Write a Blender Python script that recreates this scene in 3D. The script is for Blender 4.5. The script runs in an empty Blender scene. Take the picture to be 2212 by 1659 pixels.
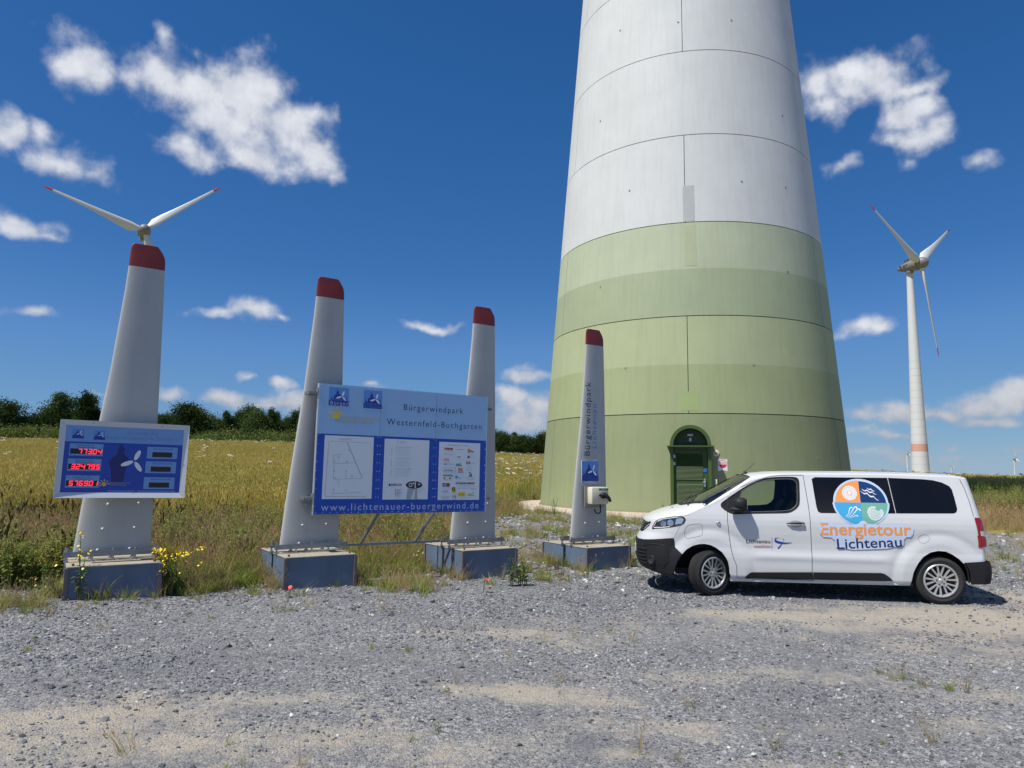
import bpy, bmesh, math, random
import numpy as np
from mathutils import Vector, Matrix
from mathutils.geometry import tessellate_polygon
random.seed(7); rng = np.random.default_rng(11)
SC = bpy.context.scene
COL = SC.collection
rad = math.radians

# ------------------------------------------------------------------ camera
FPX, PITCH, ROLL, EYE = 1534.0, rad(6.8), rad(0.7), 1.80        # focal length in units of a 2212 px wide frame
_F = Vector((0, math.cos(PITCH), math.sin(PITCH)))
_U0 = Vector((0, -math.sin(PITCH), math.cos(PITCH)))
_R0 = Vector((1, 0, 0))
_R = _R0 * math.cos(ROLL) + _U0 * math.sin(ROLL)
_U = _U0 * math.cos(ROLL) - _R0 * math.sin(ROLL)
CAMPOS = Vector((0, 0, EYE))
cam = bpy.data.cameras.new('camera'); cam.sensor_width = 36; cam.lens = 36 * FPX / 2212
cam.clip_start = 0.05; cam.clip_end = 9000
cam_ob = bpy.data.objects.new('camera', cam); COL.objects.link(cam_ob)
cam_ob.matrix_world = Matrix(((_R.x, _U.x, -_F.x, 0), (_R.y, _U.y, -_F.y, 0), (_R.z, _U.z, -_F.z, EYE), (0, 0, 0, 1)))
SC.camera = cam_ob
def ray(px, py): return (_F * FPX + _R * (px - 1106) - _U * (py - 829.5)).normalized()
def at_Y(px, py, Y):
    d = ray(px, py); return CAMPOS + d * (Y / d.y)
def at_z(px, py, z):
    d = ray(px, py); return CAMPOS + d * ((z - EYE) / d.z)

# ------------------------------------------------------------------ sun, sky, exposure
SUN_AZ, SUN_EL = rad(54.5), rad(60.0)          # azimuth measured from -Y towards -X
TO_SUN = Vector((-math.sin(SUN_AZ) * math.cos(SUN_EL), -math.cos(SUN_AZ) * math.cos(SUN_EL), math.sin(SUN_EL)))
sun = bpy.data.lights.new('sun', 'SUN'); sun.energy = 5.0; sun.angle = rad(0.55); sun.color = (1.0, 0.955, 0.88)
sun_ob = bpy.data.objects.new('sun', sun); COL.objects.link(sun_ob)
sun_ob.rotation_euler = (-TO_SUN).to_track_quat('-Z', 'Y').to_euler()
sun_ob.location = (0, 0, 60)
SC.view_settings.view_transform = 'Standard'; SC.view_settings.look = 'None'
SC.view_settings.gamma = 1.0; SC.view_settings.use_curve_mapping = False
SC.view_settings.exposure = 0.22
SC.cycles.max_bounces = 6; SC.cycles.transparent_max_bounces = 12
SC.cycles.use_denoising = True

SKY_STRENGTH, SKY_AIR, SKY_DUST, SKY_OZ = 0.085, 1.0, 0.0, 1.0
SKY_CURVE = [[(0, 0.0), (0.098, 0.0216), (0.165, 0.0432), (0.246, 0.09), (0.85, 0.27), (1, 0.29)], [(0, 0.0), (0.159, 0.0986), (0.262, 0.1514), (0.371, 0.2244), (0.81, 0.385), (1, 0.4)], [(0, 0.0), (0.287, 0.2967), (0.418, 0.3956), (0.508, 0.4816), (0.7, 0.52), (1, 0.53)]]
w = bpy.data.worlds.new('World'); SC.world = w; w.use_nodes = True
nt = w.node_tree; nt.nodes.clear(); NL = nt.links.new
def wn(t, **k):
    n = nt.nodes.new(t)
    for a, b in k.items(): setattr(n, a, b)
    return n
def wmath(op, a, b=None, c=None, clamp=False):
    n = wn('ShaderNodeMath', operation=op, use_clamp=clamp)
    for i, v in enumerate((a, b, c)):
        if v is None: continue
        if isinstance(v, (int, float)): n.inputs[i].default_value = v
        else: NL(v, n.inputs[i])
    return n.outputs[0]
def wvec(op, a, b=None, out=0):
    n = wn('ShaderNodeVectorMath', operation=op)
    for i, v in enumerate((a, b)):
        if v is None: continue
        if isinstance(v, tuple): n.inputs[i].default_value = v
        else: NL(v, n.inputs[i])
    return n.outputs[out]
sky = wn('ShaderNodeTexSky', sky_type='NISHITA', sun_disc=False, sun_elevation=SUN_EL,
         sun_rotation=math.atan2(TO_SUN.x, TO_SUN.y), altitude=300, air_density=SKY_AIR, dust_density=SKY_DUST, ozone_density=SKY_OZ)
crv = wn('ShaderNodeRGBCurve'); crv.mapping.use_clip = False                       # film response of the phone: deep blue zenith, muted horizon
for ch, pts in enumerate(SKY_CURVE):
    c = crv.mapping.curves[ch]
    while len(c.points) < len(pts): c.points.new(.5, .5)
    for p, q in zip(c.points, pts): p.location = q; p.handle_type = 'VECTOR'
crv.mapping.update()
scl = wvec('SCALE', sky.outputs[0]); scl.node.inputs[3].default_value = .085; NL(scl, crv.inputs['Color'])
scl2 = wvec('SCALE', crv.outputs[0]); scl2.node.inputs[3].default_value = 1 / SKY_STRENGTH
SKYC = scl2
# fair-weather cumulus as directions on the sky: (px, py, rx, ry, weight) were read off the picture once and turned into azimuth / elevation
CL = [(165,150,85,58,1),(122,75,55,36,.62),(215,170,50,32,.7),(330,165,80,66,1.05),(440,185,125,80,1.15),(550,205,110,90,1.2),(470,265,115,60,1.05),(625,285,92,80,1.15),
      (678,332,62,52,1.1),(560,338,66,40,1),(415,322,62,40,.95),(365,84,30,24,.6),(425,100,22,18,.4),
      (20,275,85,48,1.05),(100,288,58,38,1),(130,350,95,38,.8),(205,375,54,28,.66),(45,490,100,32,1.02),(115,512,52,17,.75),
      (66,687,56,15,.8),(475,668,82,15,.8),(556,668,56,28,1),(600,682,40,13,.75),(900,697,58,12,.75),(945,703,54,12,.75),(610,812,40,19,.9),(520,809,34,9,.65),
      (366,850,42,24,.85),(505,858,62,17,.9),(590,872,80,25,.95),(640,862,54,28,.95),(800,840,34,11,.7),(1130,808,62,23,1.05),(1110,862,76,34,1.05),(1175,882,76,38,1.05),(1120,910,95,34,.9),(210,845,34,14,.65),
      (1775,175,85,62,1.05),(1855,150,80,48,1.1),(1920,160,78,58,1.05),(1980,178,74,28,.75),(1785,235,54,48,.8),(1850,200,64,44,1.0),(1955,248,76,44,1.05),(1978,302,80,46,1.05),(1925,305,52,30,.9),
      (1960,352,36,24,.55),(1836,360,34,17,.5),(2100,368,48,20,.5),(2030,268,44,32,.65),
      (1855,697,66,25,.95),(1905,692,28,13,.65),(1870,893,76,25,1),(1960,893,86,23,.95),(2040,890,60,20,.9),(2130,868,86,30,1.05),(2200,840,60,40,1.1),(2140,905,100,17,.8),
      (1870,932,66,17,.8),(1960,940,95,12,.6),(1870,974,60,10,.6),(2010,986,115,13,.58),(2060,968,38,8,.6),(2190,980,55,11,.6),(2200,775,34,10,.55),(8,782,34,14,.55)]
tc = wn('ShaderNodeTexCoord')
sp = wn('ShaderNodeSeparateXYZ'); NL(tc.outputs['Generated'], sp.inputs[0])
az = wmath('ARCTAN2', sp.outputs[0], sp.outputs[1]); el = wmath('ARCSINE', sp.outputs[2])
cb = wn('ShaderNodeCombineXYZ'); NL(az, cb.inputs[0]); NL(el, cb.inputs[1])
def wnoise(vec, scale, det, rough, dist=0.0):
    n = wn('ShaderNodeTexNoise'); n.inputs['Scale'].default_value = scale; n.inputs['Detail'].default_value = det
    n.inputs['Roughness'].default_value = rough; n.inputs['Distortion'].default_value = dist
    NL(vec, n.inputs['Vector']); return n
warp = wnoise(cb.outputs[0], 11, 3, .55)
wv = wvec('MULTIPLY', wvec('SUBTRACT', warp.outputs['Color'], (.5, .5, .5)), (.085, .06, 0))
uv = wvec('ADD', cb.outputs[0], wv)
# distance fades the noise scale: low clouds are smaller in the sky
f1 = wnoise(cb.outputs[0], 17, 9, .57)
f2 = wnoise(wvec('ADD', cb.outputs[0], (-.014, .022, 0)), 17, 4, .54)
blobs = []
for (px, py, rx, ry, wt) in CL:
    a = ray(px, py); b = ray(px + rx, py); c = ray(px, py - ry)
    A = math.atan2(a.x, a.y); E0 = math.asin(a.z)
    blobs.append((A, E0, abs(math.atan2(b.x, b.y) - A), abs(math.asin(c.z) - E0), wt))
K = 1 / SKY_STRENGTH
lowf = wn('ShaderNodeMapRange'); NL(el, lowf.inputs[0]); lowf.inputs[1].default_value = .0; lowf.inputs[2].default_value = .20; lowf.inputs[3].default_value = .62; lowf.inputs[4].default_value = 1.0
fluff = wmath('MULTIPLY', wmath('SUBTRACT', f1.outputs[0], .5), 1.95)
side = wmath('MULTIPLY', wmath('SUBTRACT', f1.outputs[0], f2.outputs[0]), 1.25)      # bright towards the sun, greyer away from it
def cloud_bg(dens, soft):
    val = wmath('ADD', dens, fluff)
    mr = wn('ShaderNodeMapRange', interpolation_type='SMOOTHSTEP'); NL(val, mr.inputs[0])
    mr.inputs[1].default_value = .02; mr.inputs[2].default_value = .02 + soft; mr.inputs[3].default_value = 0; mr.inputs[4].default_value = .96
    sh = wmath('ADD', side, wmath('MULTIPLY_ADD', wmath('MINIMUM', val, 1.1), .30, .40), clamp=True)
    cr = wn('ShaderNodeMix', data_type='RGBA'); NL(sh, cr.inputs[0])
    cr.inputs[6].default_value = (.34 * K, .38 * K, .48 * K, 1); cr.inputs[7].default_value = (.72 * K, .735 * K, .775 * K, 1)
    crl = wvec('SCALE', cr.outputs[2]); NL(lowf.outputs[0], crl.node.inputs[3])
    mx = wn('ShaderNodeMix', data_type='RGBA'); NL(mr.outputs[0], mx.inputs[0]); NL(SKYC, mx.inputs[6]); NL(crl, mx.inputs[7])
    bg = wn('ShaderNodeBackground'); bg.inputs[1].default_value = SKY_STRENGTH; NL(mx.outputs[2], bg.inputs[0]); return bg.outputs[0]
# scattered clouds of the same kind all round, made denser out of view to whiten the fill light; the sectors in front carry the clouds of the photograph
wide = wnoise(cb.outputs[0], 4.2, 2, .5)
out = cloud_bg(wmath('MULTIPLY_ADD', wide.outputs[0], 5.0, -2.75), .6)
AZL = .74; secs = [(-AZL, -.36), (-.36, -.05), (-.05, .38), (.38, AZL)]
for (a0, a1) in secs:
    for (e0, e1) in ((-.03, .14), (.14, .72)):
        dens = None
        for (A, E0, ra, re, wt) in blobs:
            if A + ra*1.3 + .06 < a0 or A - ra*1.3 - .06 > a1 or E0 + re*1.3 + .045 < e0 or E0 - re*1.3 - .045 > e1: continue
            n = wn('ShaderNodeVectorMath', operation='MULTIPLY_ADD'); NL(uv, n.inputs[0]); i1, i2 = 1/(ra*1.2), 1/(re*1.2); n.inputs[1].default_value = (i1, i2, 0); n.inputs[2].default_value = (-A*i1, -E0*i2, 0)
            v = wmath('MULTIPLY_ADD', wvec('LENGTH', n.outputs[0], out=1), -wt, wt)
            dens = v if dens is None else wmath('SMOOTH_MAX', dens, v, .38)
        if dens is None: continue
        inside = wmath('MULTIPLY', wmath('MULTIPLY', wmath('GREATER_THAN', az, a0), wmath('LESS_THAN', az, a1)), wmath('MULTIPLY', wmath('GREATER_THAN', el, e0), wmath('LESS_THAN', el, e1)))
        ms = wn('ShaderNodeMixShader'); NL(inside, ms.inputs[0]); NL(out, ms.inputs[1]); NL(cloud_bg(dens, .84), ms.inputs[2]); out = ms.outputs[0]
wo = wn('ShaderNodeOutputWorld'); NL(out, wo.inputs[0])

# ------------------------------------------------------------------ helpers
class MB:
    def __init__(s): s.v = []; s.f = []; s.m = []
    def add(s, vs, fs, mi=0, T=None):
        o = len(s.v)
        s.v += [tuple(T @ Vector(p)) if T is not None else tuple(p) for p in vs]
        s.f += [tuple(i + o for i in f) for f in fs]; s.m += [mi] * len(fs); return s
    def box(s, lo, hi, mi=0, T=None, bev=0.0):
        x0, y0, z0 = lo; x1, y1, z1 = hi
        if bev <= 0:
            return s.add([(x0,y0,z0),(x1,y0,z0),(x1,y1,z0),(x0,y1,z0),(x0,y0,z1),(x1,y0,z1),(x1,y1,z1),(x0,y1,z1)],
                         [(0,3,2,1),(4,5,6,7),(0,1,5,4),(1,2,6,5),(2,3,7,6),(3,0,4,7)], mi, T)
        bm = bmesh.new(); bmesh.ops.create_cube(bm, size=1)
        for q in bm.verts: q.co = Vector(((x0+x1)/2 + q.co.x*(x1-x0), (y0+y1)/2 + q.co.y*(y1-y0), (z0+z1)/2 + q.co.z*(z1-z0)))
        bmesh.ops.bevel(bm, geom=bm.edges[:], offset=bev, segments=2, affect='EDGES', profile=.5)
        return s.bm(bm, mi, T)
    def bm(s, bm, mi=0, T=None):
        bm.verts.index_update()
        s.add([q.co.copy() for q in bm.verts], [tuple(q.index for q in f.verts) for f in bm.faces], mi, T); bm.free(); return s
    def cyl(s, a, b, r0, r1=None, n=16, mi=0, caps=True, T=None):
        a = Vector(a); b = Vector(b); r1 = r0 if r1 is None else r1
        d = (b - a).normalized(); e = d.orthogonal().normalized(); g = d.cross(e)
        vs = []
        for c, r in ((a, r0), (b, r1)):
            for i in range(n):
                t = 2 * math.pi * i / n; vs.append(c + e * (r * math.cos(t)) + g * (r * math.sin(t)))
        fs = [(i, (i+1) % n, n + (i+1) % n, n + i) for i in range(n)]
        if caps: fs += [tuple(range(n-1, -1, -1)), tuple(range(n, 2*n))]
        return s.add(vs, fs, mi, T)
    def tube(s, pts, r, n=8, mi=0, T=None):
        pts = [Vector(p) for p in pts]; rs = r if isinstance(r, (list, tuple)) else [r] * len(pts)
        vs = []; e = None
        for i, p in enumerate(pts):
            d = (pts[min(i+1, len(pts)-1)] - pts[max(i-1, 0)]).normalized()
            e = d.orthogonal().normalized() if e is None else (e - d * e.dot(d)).normalized()
            g = d.cross(e)
            vs += [p + e * (rs[i] * math.cos(2*math.pi*k/n)) + g * (rs[i] * math.sin(2*math.pi*k/n)) for k in range(n)]
        fs = [(i*n + k, i*n + (k+1) % n, (i+1)*n + (k+1) % n, (i+1)*n + k) for i in range(len(pts)-1) for k in range(n)]
        fs += [tuple(range(n-1, -1, -1)), tuple((len(pts)-1)*n + k for k in range(n))]
        return s.add(vs, fs, mi, T)
    def lathe(s, prof, n=48, mi=0, T=None):          # profile (radius, axial) spun round local Y
        vs = []; m = len(prof)
        for i in range(n):
            t = 2*math.pi*i/n; c, q = math.cos(t), math.sin(t)
            vs += [(r*c, a, r*q) for r, a in prof]
        return s.add(vs, [(i*m + j, i*m + j+1, ((i+1) % n)*m + j+1, ((i+1) % n)*m + j) for i in range(n) for j in range(m-1)], mi, T)
    def prism(s, poly, y0, y1, mi=0, T=None):        # poly in (x, z), extruded along y
        n = len(poly); tri = tessellate_polygon([[Vector((p[0], p[1], 0)) for p in poly]])
        vs = [(p[0], y0, p[1]) for p in poly] + [(p[0], y1, p[1]) for p in poly]
        fs = [tuple(t) for t in tri] + [tuple(i + n for i in reversed(t)) for t in tri] + [(i, (i+1) % n, n + (i+1) % n, n + i) for i in range(n)]
        return s.add(vs, fs, mi, T)
    def flat(s, poly, y, mi=0, T=None):
        tri = tessellate_polygon([[Vector((p[0], p[1], 0)) for p in poly]])
        return s.add([(p[0], y, p[1]) for p in poly], [tuple(t) for t in tri], mi, T)
    def mesh(s, name, mats, smooth=None):
        me = bpy.data.meshes.new(name); me.from_pydata([tuple(p) for p in s.v], [], s.f)
        for m in (mats if isinstance(mats, (list, tuple)) else [mats]): me.materials.append(m)
        if any(s.m): me.polygons.foreach_set('material_index', s.m)
        bm = bmesh.new(); bm.from_mesh(me); bmesh.ops.recalc_face_normals(bm, faces=bm.faces[:]); bm.to_mesh(me); bm.free()
        if smooth: smooth_by(me, smooth)
        me.update(); return me
    def ob(s, name, mats, parent=None, smooth=None):
        return link(name, s.mesh(name, mats, smooth), parent)
def smooth_by(me, deg):
    me.polygons.foreach_set('use_smooth', [True] * len(me.polygons))
    if hasattr(me, 'set_sharp_from_angle'): me.set_sharp_from_angle(angle=rad(deg))
def link(name, me, parent=None):
    o = bpy.data.objects.new(name, me); COL.objects.link(o)
    if parent is not None: o.parent = parent
    return o
def tag(o, label=None, cat=None, group=None, kind=None):
    for k, v in (('label', label), ('category', cat), ('group', group), ('kind', kind)):
        if v: o[k] = v
    return o
def thing(name, label, cat, loc=(0, 0, 0), rz=0.0, group=None):
    o = bpy.data.objects.new(name, None); COL.objects.link(o); o.empty_display_size = .2
    o.location = loc; o.rotation_euler = (0, 0, rz); return tag(o, label, cat, group)
def copy_tree(o, parent=None):
    c = o.copy(); COL.objects.link(c); c.parent = parent
    for ch in list(o.children): copy_tree(ch, c)
    return c

MATS = {}
def mat(name, col, rough=.6, metal=0.0, var=0.0, vscale=6.0, col2=None, bump=0.0, bscale=40.0, coat=0.0, streak=0.0, spec=None, emit=None, objrand=0.0):
    """plain painted / metal / stone surface: base colour broken up by noise, optional vertical streaks and fine relief"""
    if name in MATS: return MATS[name]
    m = bpy.data.materials.new(name); m.use_nodes = True; t = m.node_tree; b = t.nodes['Principled BSDF']; L = t.links.new
    b.inputs['Roughness'].default_value = rough; b.inputs['Metallic'].default_value = metal
    if spec is not None: b.inputs['Specular IOR Level'].default_value = spec
    if coat: b.inputs['Coat Weight'].default_value = coat; b.inputs['Coat Roughness'].default_value = .06
    if emit: b.inputs['Emission Color'].default_value = (*emit[0], 1); b.inputs['Emission Strength'].default_value = emit[1]
    c4 = (*col, 1); out = None
    if var or streak or bump or objrand: tcn = t.nodes.new('ShaderNodeTexCoord')
    if var:
        n = t.nodes.new('ShaderNodeTexNoise'); n.inputs['Scale'].default_value = vscale; n.inputs['Detail'].default_value = 6; n.inputs['Roughness'].default_value = .65
        L(tcn.outputs['Object'], n.inputs['Vector'])
        mr = t.nodes.new('ShaderNodeMapRange'); mr.inputs[1].default_value = .3; mr.inputs[2].default_value = .7; L(n.outputs[0], mr.inputs[0])
        mx = t.nodes.new('ShaderNodeMix'); mx.data_type = 'RGBA'; L(mr.outputs[0], mx.inputs[0])
        c2 = col2 or tuple(x * (1 - var) for x in col); mx.inputs[6].default_value = c4; mx.inputs[7].default_value = (*c2, 1); out = mx.outputs[2]
    if streak:
        mp = t.nodes.new('ShaderNodeMapping'); mp.inputs['Scale'].default_value = (2.2, 2.2, .09); L(tcn.outputs['Object'], mp.inputs[0])
        n = t.nodes.new('ShaderNodeTexNoise'); n.inputs['Scale'].default_value = 3; n.inputs['Detail'].default_value = 5; L(mp.outputs[0], n.inputs['Vector'])
        mr = t.nodes.new('ShaderNodeMapRange'); mr.inputs[1].default_value = .45; mr.inputs[2].default_value = .75; mr.inputs[4].default_value = streak; L(n.outputs[0], mr.inputs[0])
        mx = t.nodes.new('ShaderNodeMix'); mx.data_type = 'RGBA'; L(mr.outputs[0], mx.inputs[0]); mx.inputs[6].default_value = c4
        if out: L(out, mx.inputs[6])
        mx.inputs[7].default_value = (col[0]*.5, col[1]*.52, col[2]*.5, 1); out = mx.outputs[2]
    if objrand:
        oi = t.nodes.new('ShaderNodeObjectInfo'); hv = t.nodes.new('ShaderNodeHueSaturation'); hv.inputs['Color'].default_value = c4
        if out: L(out, hv.inputs['Color'])
        mr = t.nodes.new('ShaderNodeMapRange'); mr.inputs[3].default_value = 1 - objrand; mr.inputs[4].default_value = 1 + objrand; L(oi.outputs['Random'], mr.inputs[0]); L(mr.outputs[0], hv.inputs['Value'])
        mh = t.nodes.new('ShaderNodeMath'); mh.operation = 'MULTIPLY_ADD'; L(oi.outputs['Random'], mh.inputs[0]); mh.inputs[1].default_value = .04; mh.inputs[2].default_value = .48; L(mh.outputs[0], hv.inputs['Hue'])
        out = hv.outputs[0]
    if out: L(out, b.inputs['Base Color'])
    else: b.inputs['Base Color'].default_value = c4
    if bump:
        n = t.nodes.new('ShaderNodeTexNoise'); n.inputs['Scale'].default_value = bscale; n.inputs['Detail'].default_value = 5; L(tcn.outputs['Object'], n.inputs['Vector'])
        bp = t.nodes.new('ShaderNodeBump'); bp.inputs['Strength'].default_value = bump; bp.inputs['Distance'].default_value = .02; L(n.outputs[0], bp.inputs['Height']); L(bp.outputs[0], b.inputs['Normal'])
    MATS[name] = m; return m
def leafmat(name, c1, c2, objrand=.25, trans=.35, pscale=.15):
    """leaves and stalks: colour drifts from plant to plant and over the field, light passes through"""
    if name in MATS: return MATS[name]
    m = bpy.data.materials.new(name); m.use_nodes = True; t = m.node_tree; t.nodes.clear(); L = t.links.new
    oi = t.nodes.new('ShaderNodeObjectInfo'); ge = t.nodes.new('ShaderNodeNewGeometry')
    n = t.nodes.new('ShaderNodeTexNoise'); n.inputs['Scale'].default_value = pscale; n.inputs['Detail'].default_value = 4; L(ge.outputs['Position'], n.inputs['Vector'])
    ad = t.nodes.new('ShaderNodeMath'); ad.operation = 'MULTIPLY_ADD'; L(oi.outputs['Random'], ad.inputs[0]); ad.inputs[1].default_value = .45
    sb = t.nodes.new('ShaderNodeMath'); sb.operation = 'MULTIPLY_ADD'; L(n.outputs[0], sb.inputs[0]); sb.inputs[1].default_value = 2.2; sb.inputs[2].default_value = -.82; L(sb.outputs[0], ad.inputs[2]); ad.use_clamp = True
    mx = t.nodes.new('ShaderNodeMix'); mx.data_type = 'RGBA'; L(ad.outputs[0], mx.inputs[0]); mx.inputs[6].default_value = (*c1, 1); mx.inputs[7].default_value = (*c2, 1)
    hv = t.nodes.new('ShaderNodeHueSaturation'); L(mx.outputs[2], hv.inputs['Color'])
    mr = t.nodes.new('ShaderNodeMapRange'); mr.inputs[3].default_value = 1 - objrand; mr.inputs[4].default_value = 1 + objrand; L(oi.outputs['Random'], mr.inputs[0]); L(mr.outputs[0], hv.inputs['Value'])
    d = t.nodes.new('ShaderNodeBsdfDiffuse'); tr = t.nodes.new('ShaderNodeBsdfTranslucent'); L(hv.outputs[0], d.inputs[0]); L(hv.outputs[0], tr.inputs[0])
    ms = t.nodes.new('ShaderNodeMixShader'); ms.inputs[0].default_value = trans; L(d.outputs[0], ms.inputs[1]); L(tr.outputs[0], ms.inputs[2])
    o = t.nodes.new('ShaderNodeOutputMaterial'); L(ms.outputs[0], o.inputs[0]); MATS[name] = m; return m
def glassmat(name, tint, ior=1.45):
    if name in MATS: return MATS[name]
    m = bpy.data.materials.new(name); m.use_nodes = True; t = m.node_tree; t.nodes.clear(); L = t.links.new
    tr = t.nodes.new('ShaderNodeBsdfTransparent'); tr.inputs[0].default_value = (*tint, 1)
    gl = t.nodes.new('ShaderNodeBsdfGlossy'); gl.inputs['Roughness'].default_value = .02
    fr = t.nodes.new('ShaderNodeFresnel'); ge = t.nodes.new('ShaderNodeNewGeometry'); mi = t.nodes.new('ShaderNodeMath'); mi.operation = 'MULTIPLY_ADD'   # a thin pane: the same reflection from both faces
    L(ge.outputs['Backfacing'], mi.inputs[0]); mi.inputs[1].default_value = 1/ior - ior; mi.inputs[2].default_value = ior; L(mi.outputs[0], fr.inputs[0])
    ms = t.nodes.new('ShaderNodeMixShader'); L(fr.outputs[0], ms.inputs[0]); L(tr.outputs[0], ms.inputs[1]); L(gl.outputs[0], ms.inputs[2])
    o = t.nodes.new('ShaderNodeOutputMaterial'); L(ms.outputs[0], o.inputs[0]); MATS[name] = m; return m

def text_mesh(body, size, width=None, bold=0.0, spacing=1.0, align='LEFT'):
    """lettering as a flat mesh in (x, y); scaled in x to the width it has on the sign"""
    cu = bpy.data.curves.new('lettering', 'FONT'); cu.body = body; cu.size = size; cu.offset = bold; cu.space_character = spacing; cu.align_x = align; cu.resolution_u = 3
    o = bpy.data.objects.new('lettering', cu); COL.objects.link(o)
    me = bpy.data.meshes.new_from_object(o.evaluated_get(bpy.context.evaluated_depsgraph_get()))
    bpy.data.objects.remove(o); bpy.data.curves.remove(cu)
    co = np.empty(len(me.vertices) * 3); me.vertices.foreach_get('co', co); co = co.reshape(-1, 3)
    if width and len(co): co[:, 0] = (co[:, 0] - co[:, 0].min()) * width / max(1e-6, np.ptp(co[:, 0]))
    fs = [tuple(p.vertices) for p in me.polygons]; bpy.data.meshes.remove(me); return co, fs
def text(name, body, size, x, z, y, m, parent, width=None, bold=0.0, spacing=1.0, rot=0.0, align='LEFT', fn=None):
    co, fs = text_mesh(body, size, width, bold, spacing, align); c, s = math.cos(rot), math.sin(rot)
    b = MB(); vs = []
    for p in co:
        X, Z = x + p[0]*c - p[1]*s, z + p[0]*s + p[1]*c
        vs.append(fn(X, Z) if fn else (X, y, Z))
    b.add(vs, fs); me = bpy.data.meshes.new(name); me.from_pydata(b.v, [], b.f); me.materials.append(m); return link(name, me, parent)

def scatter(name, pts, rots, scl, idx, sources, label, cat=None):
    """stuff nobody could count: the source meshes set on points by geometry nodes, one object"""
    me = bpy.data.meshes.new(name); me.from_pydata([tuple(p) for p in pts], [], [])
    N = len(pts)
    a = me.attributes.new('rot', 'FLOAT_VECTOR', 'POINT'); a.data.foreach_set('vector', np.asarray(rots, dtype=np.float32).ravel())
    a = me.attributes.new('scl', 'FLOAT', 'POINT'); a.data.foreach_set('value', np.asarray(scl, dtype=np.float32))
    a = me.attributes.new('idx', 'INT', 'POINT'); a.data.foreach_set('value', np.asarray(idx, dtype=np.int32))
    o = link(name, me); g = bpy.data.node_groups.new(name, 'GeometryNodeTree')
    g.interface.new_socket('Geometry', in_out='INPUT', socket_type='NodeSocketGeometry'); g.interface.new_socket('Geometry', in_out='OUTPUT', socket_type='NodeSocketGeometry')
    gi = g.nodes.new('NodeGroupInput'); go = g.nodes.new('NodeGroupOutput'); jn = g.nodes.new('GeometryNodeJoinGeometry'); GL = g.links.new
    def attr(n, t):
        q = g.nodes.new('GeometryNodeInputNamedAttribute'); q.data_type = t; q.inputs[0].default_value = n; return q.outputs[0]
    ar, asl, ai = attr('rot', 'FLOAT_VECTOR'), attr('scl', 'FLOAT'), attr('idx', 'INT')
    for k, sm in enumerate(sources):
        so = bpy.data.objects.new(sm.name, sm)                     # only a carrier of the mesh, not in the scene
        oi = g.nodes.new('GeometryNodeObjectInfo'); oi.inputs['Object'].default_value = so
        cp = g.nodes.new('FunctionNodeCompare'); cp.data_type = 'INT'; cp.operation = 'EQUAL'; GL(ai, cp.inputs[2]); cp.inputs[3].default_value = k
        ip = g.nodes.new('GeometryNodeInstanceOnPoints'); GL(gi.outputs[0], ip.inputs['Points']); GL(cp.outputs[0], ip.inputs['Selection'])
        GL(oi.outputs['Geometry'], ip.inputs['Instance']); GL(ar, ip.inputs['Rotation']); GL(asl, ip.inputs['Scale']); GL(ip.outputs[0], jn.inputs[0])
    GL(jn.outputs[0], go.inputs[0])
    md = o.modifiers.new('scatter', 'NODES'); md.node_group = g
    return tag(o, label, cat, None, 'stuff')
# ------------------------------------------------------------------ ground
def sstep(a, b, x):
    t = np.clip((np.asarray(x, float) - a) / (b - a), 0, 1); return t * t * (3 - 2 * t)
TX, TY, TZ, TR, TK = 7.883, 31.6, 0.27, 6.604, 0.079         # the big tower: axis, foot height, foot radius, taper
def gz(x, y):
    x = np.asarray(x, float); y = np.asarray(y, float)
    a = np.interp(x, [-40, -12, -5.5, -3.2, -.8, 1.5, 3, 8, 14, 40], [.9, .32, .118, .03, -.03, -.10, -.098, -.098, -.06, 0])
    zf = np.interp(x, [-400, -68, -50, -29, -2, 4.6, 20, 62, 68, 400], [3.3, 3.5, 3.65, 3.65, 2.55, 2.3, 1.5, .12, .0, -2])
    t = np.clip((y - 13) / 82, 0, 1)
    z = a + (zf - a) * t - .03 * np.clip(y - 108, 0, 2500) * sstep(100, 160, y)
    d = np.hypot(x - TX, y - TY); k = 1 - sstep(TR + 2.2, TR + 7, d)
    return z * (1 - k) + .20 * k
VB = ([-60, -9, -6.7, -6.2, -5.0, -4.3, -3.9, -3.3, -2.7, -2.1, -1.5, -1.0, -.5, .6, 2.5, 6, 10, 12, 20, 34, 60], [9.3, 9.7, 9.9, 10.6, 10.1, 10.0, 10.9, 11.7, 12.0, 12.3, 12.9, 15, 22, 27, 33, 40, 36, 21, 18.8, 20, 26])
def veg_dy(x, y): return np.asarray(y, float) - np.interp(x, *VB)
SAND = [(6.6, 9.5, 3.9, 1.2, 1.1), (3.7, 9.75, 2.1, .5, 1.0), (5.2, 8.7, 1.8, .7, .6), (8.5, 11.3, 2.2, 1.0, 1.0), (5.8, 7.9, 2.0, .6, .75), (9.5, 9.0, 2.5, 2.0, .9),
        (-3.2, 5.0, 1.7, .7, .95), (-1.2, 4.95, 1.4, .45, .75), (-4.2, 4.3, 1.6, .6, .9), (-2.2, 5.7, 1.6, .35, .6), (.35, 6.2, 1.0, .30, 1.0), (1.2, 5.5, .9, .2, .8), (.8, 5.0, .35, .16, 1.0), (.2, 8.3, 1.3, .55, .75), (1.3, 9.0, 1.2, .4, .55),
        (1.9, 4.7, .8, .25, .7), (3.0, 5.6, 1.3, .3, .55), (4.5, 6.4, 1.2, .35, .55), (.3, 4.3, 1.6, .25, .75), (2.6, 6.9, 1.8, .35, .6), (5.0, 5.5, 1.0, .3, .5), (-.6, 7.2, 1.0, .25, .4)]
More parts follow.
